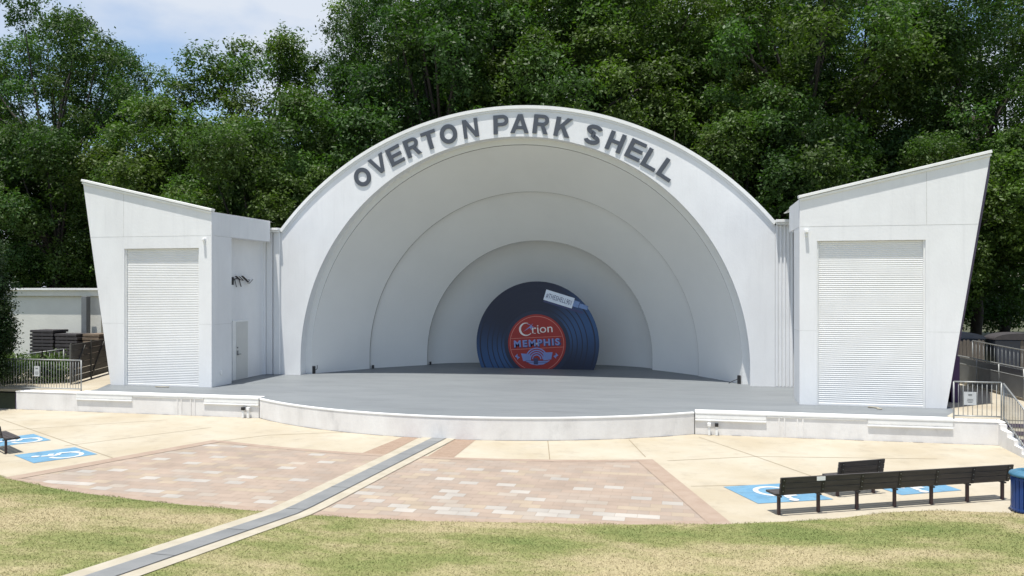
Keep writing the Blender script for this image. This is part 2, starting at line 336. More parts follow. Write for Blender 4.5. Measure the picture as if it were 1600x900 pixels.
# lawn
lx = np.concatenate([np.linspace(-60, -22, 10), np.linspace(-20, 20, 81), np.linspace(22, 60, 10)]); dd = np.array([0, .1, .25, .6, 1.2, 2, 3, 4.5, 6, 9, 13, 20, 30])
vs = [(x, float(edge(x)) - d, float(lawnz(x, edge(x) - d))) for d in dd for x in lx]; n = len(lx)
def nearstrip(x, y): return -.74 - (.16 if y < -18 else 0) < x - sx(y) < .50
lw = MB(); lw.add(vs, [(j * n + i, (j + 1) * n + i, (j + 1) * n + i + 1, j * n + i + 1) for j in range(len(dd) - 1) for i in range(n - 1)])
gm = bpy.data.materials.new('lawn_grass'); gm.use_nodes = True; t = gm.node_tree; b = t.nodes['Principled BSDF']; b.inputs['Roughness'].default_value = .9; b.inputs['Specular IOR Level'].default_value = .2
gg = N(t, 'ShaderNodeNewGeometry'); a1 = N(t, 'ShaderNodeMapping'); a1.inputs['Scale'].default_value = (.45, .75, 0); t.links.new(gg.outputs['Position'], a1.inputs[0])
n1 = N(t, 'ShaderNodeTexNoise'); n1.inputs['Scale'].default_value = .6; n1.inputs['Detail'].default_value = 8; n1.inputs['Roughness'].default_value = .66; t.links.new(a1.outputs[0], n1.inputs[0])
r1 = N(t, 'ShaderNodeValToRGB'); e = r1.color_ramp.elements; e[0].position = .36; e[0].color = (.135, .165, .052, 1); e[1].position = .60; e[1].color = (.335, .285, .165, 1)
e2 = e.new(.46); e2.color = (.19, .20, .075, 1); e3 = e.new(.51); e3.color = (.25, .235, .11, 1); t.links.new(n1.outputs[0], r1.inputs[0])
n2 = N(t, 'ShaderNodeTexNoise'); n2.inputs['Scale'].default_value = 45; n2.inputs['Detail'].default_value = 3; t.links.new(gg.outputs['Position'], n2.inputs[0])
r2 = N(t, 'ShaderNodeMapRange'); r2.inputs[1].default_value = .3; r2.inputs[2].default_value = .7; r2.inputs[3].default_value = .7; r2.inputs[4].default_value = 1.25; t.links.new(n2.outputs[0], r2.inputs[0])
v1 = N(t, 'ShaderNodeVectorMath', operation='SCALE'); t.links.new(r1.outputs[0], v1.inputs[0]); t.links.new(r2.outputs[0], v1.inputs['Scale'])
t.links.new(v1.outputs[0], b.inputs['Base Color'])
M['lawn'] = gm
st('lawn', lw, gm, smooth=True)
rng = np.random.default_rng(11); NB = 330000
bx = rng.uniform(-10.5, 15.5, NB); by = rng.uniform(-23.2, -13.9, NB); k = (by < edge(bx) + .03 + .05 * np.sin(bx * 5)) & ~(np.abs(bx - (-.1 + (by + 9) * .06 + .035 * np.minimum(0, by + 17))) < .50 + .02 * np.sin(by * 9))
bx = bx[k]; by = by[k]; nb = len(bx); bz = lawnz(bx, by)
an = rng.uniform(0, 6.28, nb); hh = rng.uniform(.010, .030, nb); ln = rng.uniform(.015, .055, nb); la = rng.uniform(0, 6.28, nb); ww = .006
V = np.zeros((nb, 3, 3), np.float32)
V[:, 0] = np.c_[bx - ww * np.cos(an), by - ww * np.sin(an), bz - .003]; V[:, 1] = np.c_[bx + ww * np.cos(an), by + ww * np.sin(an), bz - .003]; V[:, 2] = np.c_[bx + ln * np.cos(la), by + ln * np.sin(la), bz + hh]
def np_mesh(name, V, k, m, tint=None):
    n = V.shape[0]; me = bpy.data.meshes.new(name); me.vertices.add(n * k); me.vertices.foreach_set('co', V.astype(np.float32).ravel())
    me.loops.add(n * k); me.loops.foreach_set('vertex_index', np.arange(n * k, dtype=np.int32)); me.polygons.add(n); me.polygons.foreach_set('loop_start', np.arange(0, n * k, k, dtype=np.int32))
    try: me.polygons.foreach_set('loop_total', np.full(n, k, dtype=np.int32))
    except Exception: pass
    if tint is not None:
        a = me.color_attributes.new('tint', 'FLOAT_COLOR', 'CORNER'); a.data.foreach_set('color', np.repeat(tint, k, axis=0).astype(np.float32).ravel())
    me.materials.append(m); me.update(); return me
me = np_mesh('grass_blades', V, 3, gm); go = bpy.data.objects.new('grass_blades', me); COL.objects.link(go); tag(go, 'short patchy green and straw coloured grass blades of the lawn', 'grass', kind='stuff')

# ------------------------------------------------------------------ stage
stage = thing('stage', 'low white stage with grey painted floor bulging towards the brick paving', 'stage')
AR = [(11.8 * math.sin(a), 2.5 - 11.8 * math.cos(a)) for a in np.linspace(-math.asin(6.98 / 11.8), math.asin(6.98 / 11.8), 41)]
front = [(-16.4, -6.82)] + [(-7.0, -6.82)] + AR + [(7.0, -6.82), (15.22, -6.82)]
SZ = .64
fl = MB(); fo = [(x, y + .05) for x, y in front[1:-1]]
poly = [(-13.95, -6.77), (-13.95, -6.0), (-14.6, -4.6), (-14.6, 8.0), (14.6, 8.0), (14.6, -4.6), (14.5, -5.2), (14.0, -6.2), (14.0, -6.77)] 
fl.prism([(x, y, SZ - .03) for x, y in (list(reversed(fo)) + poly)], (0, 0, .03)); fl.build('floor', M['floor'], stage)
# wall under the lip
wl = MB()
def wallstrip(mb, pts, z0, z1, off=0, th=.25):
    P = [Vector((x, y, 0)) for x, y in pts]; a = []; b_ = []
    for i, p in enumerate(P):
        d = (P[min(i + 1, len(P) - 1)] - P[max(i - 1, 0)]).normalized(); nn = Vector((d.y, -d.x, 0)); a.append(p + nn * off); b_.append(p + nn * (off - th))
    n = len(P); vs = [q + Vector((0, 0, z)) for z in (z0, z1) for q in a] + [q + Vector((0, 0, z)) for z in (z0, z1) for q in b_]
    fs = []
    for i in range(n - 1):
        fs += [(i, i + 1, n + i + 1, n + i), (n + i, n + i + 1, 3 * n + i + 1, 3 * n + i), (2 * n + i + 1, 2 * n + i, 3 * n + i, 3 * n + i + 1), (i + 1, i, 2 * n + i, 2 * n + i + 1)]
    fs += [(0, n, 3 * n, 2 * n), (n - 1, 2 * n - 1 + n * 0 + 0, 4 * n - 1, 3 * n - 1)]
    mb.add(vs, fs)
wallstrip(wl, AR, -.02, SZ - .045); wl.build('front_wall', M['stagewall'], stage)
lip = MB(); wallstrip(lip, AR, SZ - .043, SZ + .006, .012, .10); lip.build('stage_lip', M['trimw'], stage, bevel=.008)
for s in (-1, 1):
    ww_ = MB(); x0, x1 = (-16.4, -7.002) if s < 0 else (7.002, 15.22)
    ww_.box(x0, x1, -7.03, -6.6, -.02, SZ - .04); ww_.build('side_wall', M['stagewall'], stage, bevel=.01)
    c_ = MB(); xa, xb = (-13.9, -7.003) if s < 0 else (7.003, 13.95)
    c_.box(xa, xb, -7.06, -6.62, SZ - .038, SZ + .03); c_.build('coping', M['trimw'], stage, bevel=.012)
    c2 = MB(); xa, xb = (-16.42, -13.903) if s < 0 else (13.953, 15.24); c2.box(xa, xb, -7.04, -6.55, SZ - .038, SZ); c2.build('ledge', M['stagewall'], stage, bevel=.01)
    bd = MB()
    for a, b_ in ((9.0, 7.004), (13.92, 11.73)):
        xa, xb = min(s * a, s * b_), max(s * a, s * b_); bd.box(xa, xb, -7.05, -7.02, SZ - .16, SZ - .04); bd.box(xa, xb, -7.075, -7.02, SZ - .235, SZ - .195)
    xa, xb = min(s * 9.02, s * 11.7), max(s * 9.02, s * 11.7); bd.box(xa, xb, -7.053, -7.02, SZ - .075, SZ - .04); build_split(bd, 'moulding', M['trimw'], stage, bevel=.006)
    cd = MB()
    for x in (9.35, 9.5, 9.85, 10.0): cd.box(s * x - .02, s * x + .02, -7.05, -7.02, 0, SZ - .08)
    build_split(cd, 'wall_rib', M['stagewall'], stage, bevel=.006)
    ps = MB(); xe = -16.405 if s < 0 else 15.0
    if s < 0: ps.box(-16.43, -16.402, -7.02, -6.0, -.02, SZ - .05); ps.build('side_panel', M['purple'], stage)
# dark dirt line where the wall meets the pavement
dl = MB(); seg = [(-16.4, -7.04)] + [(-7.02, -7.04)] + AR + [(7.02, -7.04), (15.2, -7.04)]
rr = random.Random(5); P = []
for i in range(len(seg) - 1):
    a = Vector((*seg[i], 0)); b_ = Vector((*seg[i + 1], 0)); L_ = (b_ - a).length; k_ = max(1, int(L_ / .25))
    for j in range(k_):
        p = a.lerp(b_, j / k_); q = a.lerp(b_, (j + 1) / k_); d = (q - p).normalized(); nn = Vector((d.y, -d.x, 0)) * rr.choice((.004, .012, .02, .03, .008)); zz = Vector((0, 0, .0065)); dl.add([p + zz, q + zz, q + nn + zz, p + nn + zz], [(0, 1, 2, 3)])
dl.build('dirt_line', M['crack'], stage, recalc=False)
# spigots on the side walls
for s, xs2 in ((-1, (-7.52, -7.33)), (1, (7.40, 7.61))):
    for i, x in enumerate(xs2):
        t_ = thing('outlet_post', ('grey conduit with %s against the white stage wall %s of the paving' % (('black outlet box' if (i == 0) == (s < 0) else 'white cap'), 'left' if s < 0 else 'right')), 'outlet post', (x, -7.12, 0), group='outlet posts on the stage wall')
        MB().box(-.035, .035, -.03, .03, .004, .26).build('conduit', M['trimw'], t_, bevel=.008)
        MB().box(-.05, .05, -.05, .04, .261, .36).build('outlet_box', M['black'] if (i == 0) == (s < 0) else M['trimw'], t_, bevel=.008)

# ------------------------------------------------------------------ bandshell
shell = thing('bandshell', 'white arched concrete bandshell with flared wings and nested rings', 'bandshell')
ZC, RI, RO, ZO, XS = 1.2, 9.05, 12.79, -1.37, 9.93
def outer(a):
    c, s = math.cos(a), math.sin(a)
    # ray from (0,ZC) : circle centre (0,ZO) radius RO
    B = s * (ZC - ZO); K = (ZC - ZO) ** 2 - RO ** 2; tt = -B + math.sqrt(B * B - K)
    if abs(c) > 1e-6: tt = min(tt, XS / abs(c))
    return (tt * c, ZC + tt * s)
ang = list(np.linspace(0, math.pi, 97)); ca_ = math.atan2(6.745 - ZC, XS); ang += [ca_, math.pi - ca_]; ang = sorted(ang)
inn = [(RI, SZ)] + [(RI * math.cos(a), ZC + RI * math.sin(a)) for a in ang] + [(-RI, SZ)]
out = [(XS, SZ)] + [outer(a) for a in ang] + [(-XS, SZ)]
fa = MB(); n = len(inn); vs = []
for y in (0, .5): vs += [(x, y, z) for x, z in inn] + [(x, y, z) for x, z in out]
fs = []
for i in range(n - 1): fs += [(i, i + 1, n + i + 1, n + i), (2 * n + i, 3 * n + i, 3 * n + i + 1, 2 * n + i + 1), (i, 2 * n + i, 2 * n + i + 1, i + 1), (n + i, n + i + 1, 3 * n + i + 1, 3 * n + i)]
fs += [(0, n, 3 * n, 2 * n), (n - 1, 3 * n - 1, 4 * n - 1, 2 * n - 1)]
fa.add(vs, fs); fo_ = fa.build('arch_front', M['white'], shell)
def arcbar(mb, r0, r1, y0, y1, amax, N_=72):
    vs = []
    for i in range(N_ + 1):
        a = -amax + 2 * amax * i / N_; s, c = math.sin(a), math.cos(a)
        for r_, y in ((r0, y0), (r1, y0), (r1, y1), (r0, y1)): vs.append((r_ * s, y, ZO + r_ * c))
    fs = [(4 * i + j, 4 * i + (j + 1) % 4, 4 * i + 4 + (j + 1) % 4, 4 * i + 4 + j) for i in range(N_) for j in range(4)]
    fs += [(0, 1, 2, 3), (4 * N_ + 3, 4 * N_ + 2, 4 * N_ + 1, 4 * N_)]; mb.add(vs, fs)
am = math.asin(9.95 / 12.79)
cp = MB(); arcbar(cp, RO - .09, RO + .04, -.07, .6, am); cp.build('arch_coping', M['trimw'], shell)
cp = MB(); arcbar(cp, RO - .17, RO - .092, -.03, .2, am); cp.build('arch_moulding', M['white'], shell)
def ring(prof, name, zc0=1.22):
    A = [None] + list(np.linspace(0, math.pi, 65)) + [None]; vs = []; m_ = len(A)
    for w_, y in prof:
        for i, a in enumerate(A):
            if a is None: vs.append((w_ if i == 0 else -w_, y, SZ - .01))
            else: vs.append((w_ * math.cos(a), y, zc0 + w_ * math.sin(a)))
    mb = MB(); mb.add(vs, [(j * m_ + i, j * m_ + i + 1, (j + 1) * m_ + i + 1, (j + 1) * m_ + i) for j in range(len(prof) - 1) for i in range(m_ - 1)])
    o = mb.build(name, M['white2'], shell, smooth=True, recalc=False)
    o.modifiers.new('e', 'EDGE_SPLIT').split_angle = R(30)
    return o
def curve(w0, y0, w1, y1, k, n=8): return [(w0 + (w1 - w0) * t_ + k * t_ * (1 - t_), y0 + (y1 - y0) * t_) for t_ in np.linspace(0, 1, n)]
ring([(9.2, .499), (8.80, .499)] + curve(8.80, .5, 7.20, 3.05, .25)[1:] + [(7.55, 3.07)], 'shell_ring')
ring([(7.6, 3.02), (7.30, 3.12)] + curve(7.30, 3.12, 5.22, 5.30, .3)[1:] + [(5.5, 5.32)], 'shell_ring')
ring([(5.6, 5.25), (5.32, 5.37)] + [(5.32 * math.cos(u) ** .9 if u < 1.56 else 0.0, 5.37 + 1.95 * math.sin(u)) for u in np.linspace(0.08, math.pi / 2, 14)], 'shell_ring', 1.25)
for w_, y_, z_ in ((8.80, .512, 1.2), (7.2, 3.055, 1.22), (5.22, 5.305, 1.22)):  # dark grey strips painting the shade in the gaps between shell rings
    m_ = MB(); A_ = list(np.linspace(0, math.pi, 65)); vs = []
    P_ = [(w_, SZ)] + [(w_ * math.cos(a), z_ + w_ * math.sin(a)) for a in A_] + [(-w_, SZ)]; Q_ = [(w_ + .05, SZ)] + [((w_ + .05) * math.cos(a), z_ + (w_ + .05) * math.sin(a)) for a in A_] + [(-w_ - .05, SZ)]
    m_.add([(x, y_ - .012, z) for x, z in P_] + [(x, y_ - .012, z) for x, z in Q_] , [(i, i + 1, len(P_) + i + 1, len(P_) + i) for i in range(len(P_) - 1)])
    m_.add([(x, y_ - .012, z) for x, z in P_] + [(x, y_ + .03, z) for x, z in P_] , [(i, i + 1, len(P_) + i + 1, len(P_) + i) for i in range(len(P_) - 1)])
    m_.build('ring_gap_shade', mat('ring_gap_shade_grey', (.22, .21, .19), .9, .2, 4), shell, recalc=False)
rw = MB(); prof = [(1, .499), (1, 1.2), (.86, 4), (.66, 7), (.5, 8.6), (0.02, 8.7)]; m_ = len(out)
rw.add([(x * k_, y, SZ + (z - SZ) * (.05 + .95 * k_) if k_ > .1 else SZ + .2) for k_, y in prof for x, z in out], [(j * m_ + i, j * m_ + i + 1, (j + 1) * m_ + i + 1, (j + 1) * m_ + i) for j in range(len(prof) - 1) for i in range(m_ - 1)])
rw.build('rear_wall', M['white'], shell)
# letters on the arch : heavy sans capitals cut from sheet, standing just off the wall
def glyph(ch):
    h, w_, t = .37, .31, .172       # half height, half width, stroke
    pol, stp = [], []
    def ell(cx, cz, rx, rz, a0, a1, n=28, tt=t): return [((cx + rx * math.cos(a), cz + rz * math.sin(a)), (cx + (rx - tt) * math.cos(a), cz + (rz - tt) * math.sin(a))) for a in np.linspace(R(a0), R(a1), n)]
    stem = [(-w_, -h), (-w_ + t, -h), (-w_ + t, h), (-w_, h)]
    def bar(z0, z1, x1=w_, x0=-w_ + t): return [(x0, z0), (x1, z0), (x1, z1), (x0, z1)]
    if ch == 'O': stp.append(ell(0, 0, .36, .39, 0, 360, 41))
    if ch in 'EL': pol += [stem, bar(-h, -h + .14, w_ * (1 if ch == 'E' else .95))]
    if ch == 'E': pol += [bar(-.068, .068, w_ - .03), bar(h - .14, h)]
    if ch == 'T': pol += [[(-t / 2, -h), (t / 2, -h), (t / 2, h - .14), (-t / 2, h - .14)], [(-.31, h - .14), (.31, h - .14), (.31, h), (-.31, h)]]
    if ch == 'H': pol += [stem, [(w_ - t, -h), (w_, -h), (w_, h), (w_ - t, h)], bar(-.07, .07, w_ - t)]
    if ch == 'V': pol += [[(-.35, h), (-.09, -h), (.09, -h), (.35, h), (.185, h), (0, -h + .19), (-.185, h)]]
    if ch == 'A': pol += [[(-.35, -h), (-.09, h), (.09, h), (.35, -h), (.18, -h), (.135, -.215), (-.135, -.215), (-.18, -h)]]; 
    if ch == 'A': pol = [[(-.37, -h), (-.09, h), (0, h), (0, h - .20), (-.20, -h)], [(.37, -h), (.09, h), (0, h), (0, h - .20), (.20, -h)], [(-.143, -.215), (.143, -.215), (.10, -.09), (-.10, -.09)]]
    if ch == 'N': pol += [[(-w_, -h), (-w_ + .145, -h), (-w_ + .145, h - .25), (w_ - .155, -h), (w_, -h), (w_, h), (w_ - .145, h), (w_ - .145, -h + .25), (-w_ + .155, h), (-w_, h)]]
    if ch == 'K': pol += [stem, [(-w_ + t, -.16), (-.06, -.05), (.13, -h), (.34, -h), (.055, .06), (.33, h), (.12, h), (-w_ + t, .05)]]
    if ch in 'PR':
        pol += [stem, bar(h - .135, h, .06), bar(-.065, .065, .06)]
        stp.append([((.06 + .24 * math.cos(a), .1525 + .2175 * math.sin(a)), (.06 + .09 * math.cos(a), .1525 + .0825 * math.sin(a))) for a in np.linspace(-math.pi / 2, math.pi / 2, 20)])
    if ch == 'R': pol.append([(-.02, -.066), (.10, -h), (.28, -h), (.165, -.05), (.10, -.066)]) ; pol[-1] = [(-.01, -.0655), (.13, -h), (.31, -h), (.15, -.0655)]
    if ch == 'S':
        cl = [(.235 * math.cos(a), .19 + .115 * math.sin(a)) for a in np.linspace(R(8), R(270), 24)] + [(.235 * math.cos(a), -.185 + .12 * math.sin(a) + .0) for a in np.linspace(R(90), R(-172), 24)]
        P = [Vector((x, z)) for x, z in cl]; st_ = []
        for i, p in enumerate(P):
            d = (P[min(i + 1, len(P) - 1)] - P[max(i - 1, 0)]).normalized(); nn = Vector((-d.y, d.x)) * .078; st_.append(((p.x - nn.x, p.y - nn.y), (p.x + nn.x, p.y + nn.y)))
        stp.append(st_)
    return pol, stp
def letter(ch, x, z, a, m, parent, k=1.0, dep=.03, yb=-.02):
    pol, stp = glyph(ch); mb = MB(); c, s_ = math.cos(a), math.sin(a)
    def W(p, y): u, v = p[0] * k, p[1] * k; return (x + u * c + v * s_, y, z - u * s_ + v * c)
    for P in pol: mb.prism([W(p, yb - dep) for p in P], (0, dep, 0))
    for S_ in stp:
        n_ = len(S_); vs = [W(q, y) for y in (yb - dep, yb) for pr in S_ for q in pr]; fs = []
        for i in range(n_ - 1):
            a0, b0, a1, b1 = 2 * i, 2 * i + 1, 2 * i + 2, 2 * i + 3; o2 = 2 * n_
            fs += [(a0, b0, b1, a1), (a0 + o2, a1 + o2, b1 + o2, b0 + o2), (a0, a1, a1 + o2, a0 + o2), (b0, b0 + o2, b1 + o2, b1)]
        mb.add(vs, fs)
    o_ = mb.build('letter', m, parent); return o_
for ch, x, z in [('O', -6.29, 8.83), ('V', -5.58, 9.33), ('E', -4.87, 9.67), ('R', -4.14, 9.98), ('T', -3.4, 10.24), ('O', -2.61, 10.45), ('N', -1.69, 10.64), ('P', -0.44, 10.74), ('A', 0.32, 10.74), ('R', 1.17, 10.68), ('K', 2.03, 10.53), ('S', 3.22, 10.19), ('H', 4.08, 9.88), ('E', 4.84, 9.54), ('L', 5.46, 9.15), ('L', 6.06, 8.74)]:
    letter(ch, x * .998, z, math.atan2(x + .17, z) * .98, M['letter'], shell, k=1.01, dep=.024, yb=-.014)

# flanking pilasters, cornices and fluted return walls
for s in (-1, 1):
    for a, b_ in (((9.955, 10.22), (10.30, 10.56)) if s < 0 else ((9.955, 10.04), (10.10, 10.17), (10.23, 10.30), (10.36, 10.43), (10.49, 10.56))):
        MB().box(min(s * a, s * b_), max(s * a, s * b_), -.10 if s < 0 else -.045, .45, SZ, 6.60).build('pilaster', M['white'], shell, bevel=.02)
    MB().box(min(s * 9.94, s * 10.95), max(s * 9.94, s * 10.95), .0, .45, SZ, 6.59).build('pier_wall', M['white'], shell)
    c_ = MB(); c_.box(min(s * 9.96, s * 10.9), max(s * 9.96, s * 10.9), -.22, .45, 6.60, 6.68); c_.box(min(s * 9.93, s * 10.95), max(s * 9.93, s * 10.95), -.30, .5, 6.682, 6.78)
    build_split(c_, 'cornice', M['trimw'], shell, bevel=.01)
    # curved fluted wall
    f_ = MB(); P = []
    K_ = 60
    for i in range(K_ + 1):
        u = i / K_; a = u * math.pi / 2
        bx_, by_ = 10.58 + .22 * math.sin(a) + .25 * u, -.06 - 1.25 * (1 - math.cos(a)) - .1 * u
        fl_ = .035 * abs(math.sin(u * math.pi * 6)); P.append((s * (bx_ - fl_ * math.sin(a)), by_ - fl_ * math.cos(a)))
    vs = [(x, y, z) for z in (SZ, 6.58) for x, y in P]; nn = len(P); f_.add(vs, [(i, i + 1, nn + i + 1, nn + i) for i in range(nn - 1)])
    f_.build('fluted_wall', M['white'], shell, recalc=False)

# wings ------------------------------------------------------------
def wing(s):
    wg = MB(); X = lambda x: s * x; yf = -4.7
    grp = MB()
    # front wall pieces around the shutter opening
    xd0, xd1, zd = 10.72, 13.83, 5.74; xi = 10.2; 
    def zt(x): return 7.08 + (x - xi) * (8.30 - 7.08) / (15.62 - xi)
    def xo(z): return 14.42 + (z - SZ) * (15.62 - 14.42) / (8.30 - SZ)
    T = .16
    parts = [[(xi, SZ), (xd0, SZ), (xd0, zd), (xi, zd)], [(xi, zd), (xd0, zd), (xd1, zd), (xo(zd), zd), (15.62, 8.30), (xi, 7.08)], [(xd1, SZ), (14.42, SZ), (xo(zd), zd), (xd1, zd)]]
    # one front wall sheet with the opening
    V2 = [(xi, SZ), (xd0, SZ), (xd0, zd), (xd1, zd), (xd1, SZ), (14.42, SZ), (15.62, 8.30), (xi, 7.08)]
    wg.prism([(X(x), yf, z) for x, z in V2], (0, T, 0))
    root = wg.build('wing_front', M['white'], shell, bevel=.006)
    # outer side wall, splayed outwards, purple
    yb = .4
    sw = MB(); b0 = (X(16.02), yb, SZ); b1 = (X(17.25), yb, 8.30); a0 = (X(14.412), yf + .015, SZ); a1 = (X(15.612), yf + .015, 8.285)
    sw.add([a0, b0, b1, a1, (a0[0] - s * .12, a0[1], a0[2]), (b0[0] - s * .12, yb, SZ), (b1[0] - s * .12, yb, 8.30), (a1[0] - s * .12, a1[1], a1[2])],
           [(0, 1, 2, 3), (7, 6, 5, 4), (0, 4, 5, 1), (3, 2, 6, 7), (1, 5, 6, 2), (0, 3, 7, 4)])
    sw.build('outer_wall', M['purple'], root)
    # roof
    rf = MB(); rf.add([(X(xi + .02), yf + T + .002, 7.02), (X(15.5), yf + T + .002, 8.2), (X(17.1), yb, 8.2), (X(xi + .02), -.02, 7.02)], [(0, 1, 2, 3)]); rf.build('roof', M['trimw'], root)
    bk = MB(); bk.add([(X(10.9), yb + .1, SZ), (X(15.95), yb, SZ), (X(17.2), yb, 8.29), (X(10.9), yb + .1, 7.0)], [(0, 1, 2, 3)]); bk.build('back_wall', M['white'], root)
    # coping: two stepped strips along the sloping top
    d = Vector((15.62 - xi, 0, 8.30 - 7.08)); L_ = d.length; d.normalize(); up = Vector((-d.z, 0, d.x))
    cb_ = MB(); c = Vector(((xi + 15.62) / 2, 0, (7.08 + 8.30) / 2))
    def sv(v): return Vector((s * v.x, v.y, v.z))
    cb_.obox(sv(c + up * .045) + Vector((0, yf + .04, 0)), sv(d) * (L_ / 2 + .03), Vector((0, .12, 0)), sv(up) * .043); 
    cb_.obox(sv(c - up * .05) + Vector((0, yf - .02, 0)), sv(d) * (L_ / 2), Vector((0, .022, 0)), sv(up) * .035); build_split(cb_, 'roof_coping', M['trimw'], root, bevel=.008)
    # shutter
    sh = MB(); ns = 80; z0 = SZ + .02; hz = (zd - z0 - .0) / ns; prof = []
    for i in range(ns):
        z = z0 + i * hz
        for fz, fy in ((0, .006), (.15, -.003), (.4, -.008), (.65, -.008), (.85, -.002), (.93, .006)): prof.append((z + fz * hz, yf + .115 + fy))
    vs = [(X(x), y, z) for x in (xd0 + .002, xd1 - .002) for z, y in prof]; m2 = len(prof)
    sh.add(vs, [(i, i + 1, m2 + i + 1, m2 + i) for i in range(m2 - 1)]); sh.box(*sorted((X(xd0 + .003), X(xd1 - .003))), yf + .09, yf + .13, SZ + .001, SZ + .05)
    sh.build('roller_shutter', M['shutter'], root, smooth=False, recalc=False)
    gf = MB()
    for xx in (xd0, xd1): 
        xa = xx + (.003 if xx == xd0 else -.045); gf.box(*sorted((X(xa), X(xa + .042))), yf + .05, yf + .112, SZ, zd)
    build_split(gf, 'shutter_guide', M['trimw'], root)
    # hairline joints
    jn = MB(); hz_ = 6.19
    jn.box(*sorted((X(xi + .02), X(xo(hz_) - .02))), yf - .0025, yf + .02, hz_, hz_ + .012); jn.box(*sorted((X(xd1 + .02), X(xd1 + .035))), yf - .002, yf + .02, 6.2, 7.8)
    jn.box(*sorted((X(xi + .01), X(xd0 - .02))), yf - .002, yf + .02, 2.95, 2.958); jn.box(*sorted((X(xd1 + .02), X(xo(3) - .03))), yf - .002, yf + .02, 2.95, 2.957)
    build_split(jn, 'wall_joint', mat('hairline_joint', (.60, .60, .58), .9, .2, 9), root)
    # inner return
    T2 = .12
    ye = -.42 if s < 0 else -2.0
    up_ = MB(); up_.box(*sorted((X(xi + .001), X(xi + .5))), yf + T + .001, ye, 6.2, 7.06); 
    up_.build('return_head', M['white'], root, bevel=.006)
    pi = MB(); pi.box(*sorted((X(xi + .001), X(xi + .5))), yf + T + .001, -3.36, SZ, 6.198); pi.build('return_pier', M['white'], root, bevel=.006)
    rc = MB(); xr = xi + .5
    rc.box(*sorted((X(xr + .002), X(xr + T2))), -3.36, -.2, SZ, 6.25); rc.build('recess_wall', M['white'], root)
    j2 = MB(); j2.box(*sorted((X(xi - .002), X(xi + .02))), yf + .2, -3.4, 2.93, 2.94); j2.box(*sorted((X(xi - .002), X(xi + .02))), yf + .2, ye - .1, 6.19, 6.198); build_split(j2, 'wall_joint', M['joint'] if 0 else bpy.data.materials['hairline_joint'], root)
    dr = MB(); dr.box(*sorted((X(xr - .05), X(xr + .05))), -2.52, -1.36, SZ, 2.99); dr.build('door_frame', M['trimw'], root, bevel=.006)
    dr = MB(); dr.box(*sorted((X(xr - .06), X(xr - .045))), -2.30, -1.42, SZ + .02, 2.93); dr.build('door', M['door'], root, bevel=.004)
    dh = MB(); dh.box(*sorted((X(xr - .085), X(xr - .061))), -2.26, -2.18, 1.62, 1.80); dh.box(*sorted((X(xr - .13), X(xr - .10))), -2.25, -2.05, 1.64, 1.67); dh.tube([(X(xr - .06), -2.22, 1.65), (X(xr - .115), -2.22, 1.65)], .015); dh.tube([(X(xr - .061), -2.22, 1.92), (X(xr - .09), -2.22, 1.92)], .03, 12)
    build_split(dh, 'door_handle', M['galv'], root)
    # wall lamp on the front
    lp = MB(); lx_ = X(10.48 if s < 0 else 10.40); lp.box(lx_ - .05, lx_ + .05, yf - .13, yf, 6.0, 6.09); lp.box(lx_ - .035, lx_ + .035, yf - .05, yf, 5.88, 6.0); lp.build('wall_lamp', M['trimw'], root, bevel=.01)
    if s < 0:
        el_ = MB(); el_.box(X(xi) , X(xi) + .05, -4.15, -4.05, 1.05, 1.22); el_.build('socket_box', M['trimw'], root, bevel=.008)
    # plinth line
    return root
wl_ = wing(-1); wr_ = wing(1)
# dark low purple block behind right wing base
tag(MB().box(14.98, 15.22, -3.2, -2.9, .6, 2.1).build('purple_screen', M['purple']), 'dark purple low screen behind the base of the wing by the right steps', 'screen')

# lamp cluster in the recess on the left return
lt_ = thing('stage_light_cluster', 'cluster of tilted white and black strip lamps on the left wing return', 'stage light', (-10.7, -2.45, 4.55)); lt_.scale = (.6, .82, .62)
f = MB(); f.box(-.02, .03, -.1, .05, -.25, .25); f.tube([(.02, 0, .1), (.15, .2, .16), (.18, .9, .15), (.16, 1.5, .02)], .03); f.build('bracket', M['black'], lt_)
for i, (y, z, a) in enumerate(((.22, .22, -32), (.48, .20, -32), (.78, .24, -32), (1.0, .08, -32), (1.3, .02, 38))):
    sl_ = MB(); d = Vector((0, math.cos(R(a)), math.sin(R(a)))); u = Vector((0, -d.z, d.y))
    sl_.obox(Vector((.22, y, z)), Vector((.07, 0, 0)), d * .24, u * .018); sl_.build('strip_lamp', M['trimw'], lt_, bevel=.004)
    MB().obox(Vector((.22, y, z)) - u * .045, Vector((.075, 0, 0)), d * .22, u * .013).build('lamp_back', M['darkstuff'], lt_)
f = MB(); f.tube([(.06, .1, .1), (.12, .12, -.2), (.1, .2, -.38)], .025); f.tube([(.1, .45, .1), (.14, .5, -.2), (.12, .6, -.35)], .03); build_split(f, 'lamp_arm', M['darkstuff'], lt_)

# floor monitors / jacks inside the arch
for x, y, nm in ((-8.72, .62, 'left'), (8.72, .62, 'right')):
    q = thing('stage_monitor', 'small black stage box with a bent stand at the %s foot of the arch' % nm, 'stage monitor', (x, y, SZ), group='small black boxes inside the arch')
    MB().box(-.10, .02, -.08, .08, .001, .32).build('case', M['black'], q, bevel=.01)
    MB().tube([(.05, 0, .15), (.14, -.02, .22), (.14, -.02, .36)] if x < 0 else [(-.08, 0, .18), (-.3, -.02, .08), (-.42, -.02, .012)], .014).build('stand', M['black'], q)
for x, y in ((-7.12, 3.2), (-5.13, 5.42)):
    q = thing('floor_box', 'small black floor box beside the foot of the %s shell ring at left' % ('second' if x < -6 else 'third'), 'floor box', (x, y, SZ), group='floor boxes at the ring feet')
    MB().box(-.03, .05, -.03, .05, .001, .15).build('case', M['black'], q, bevel=.01)

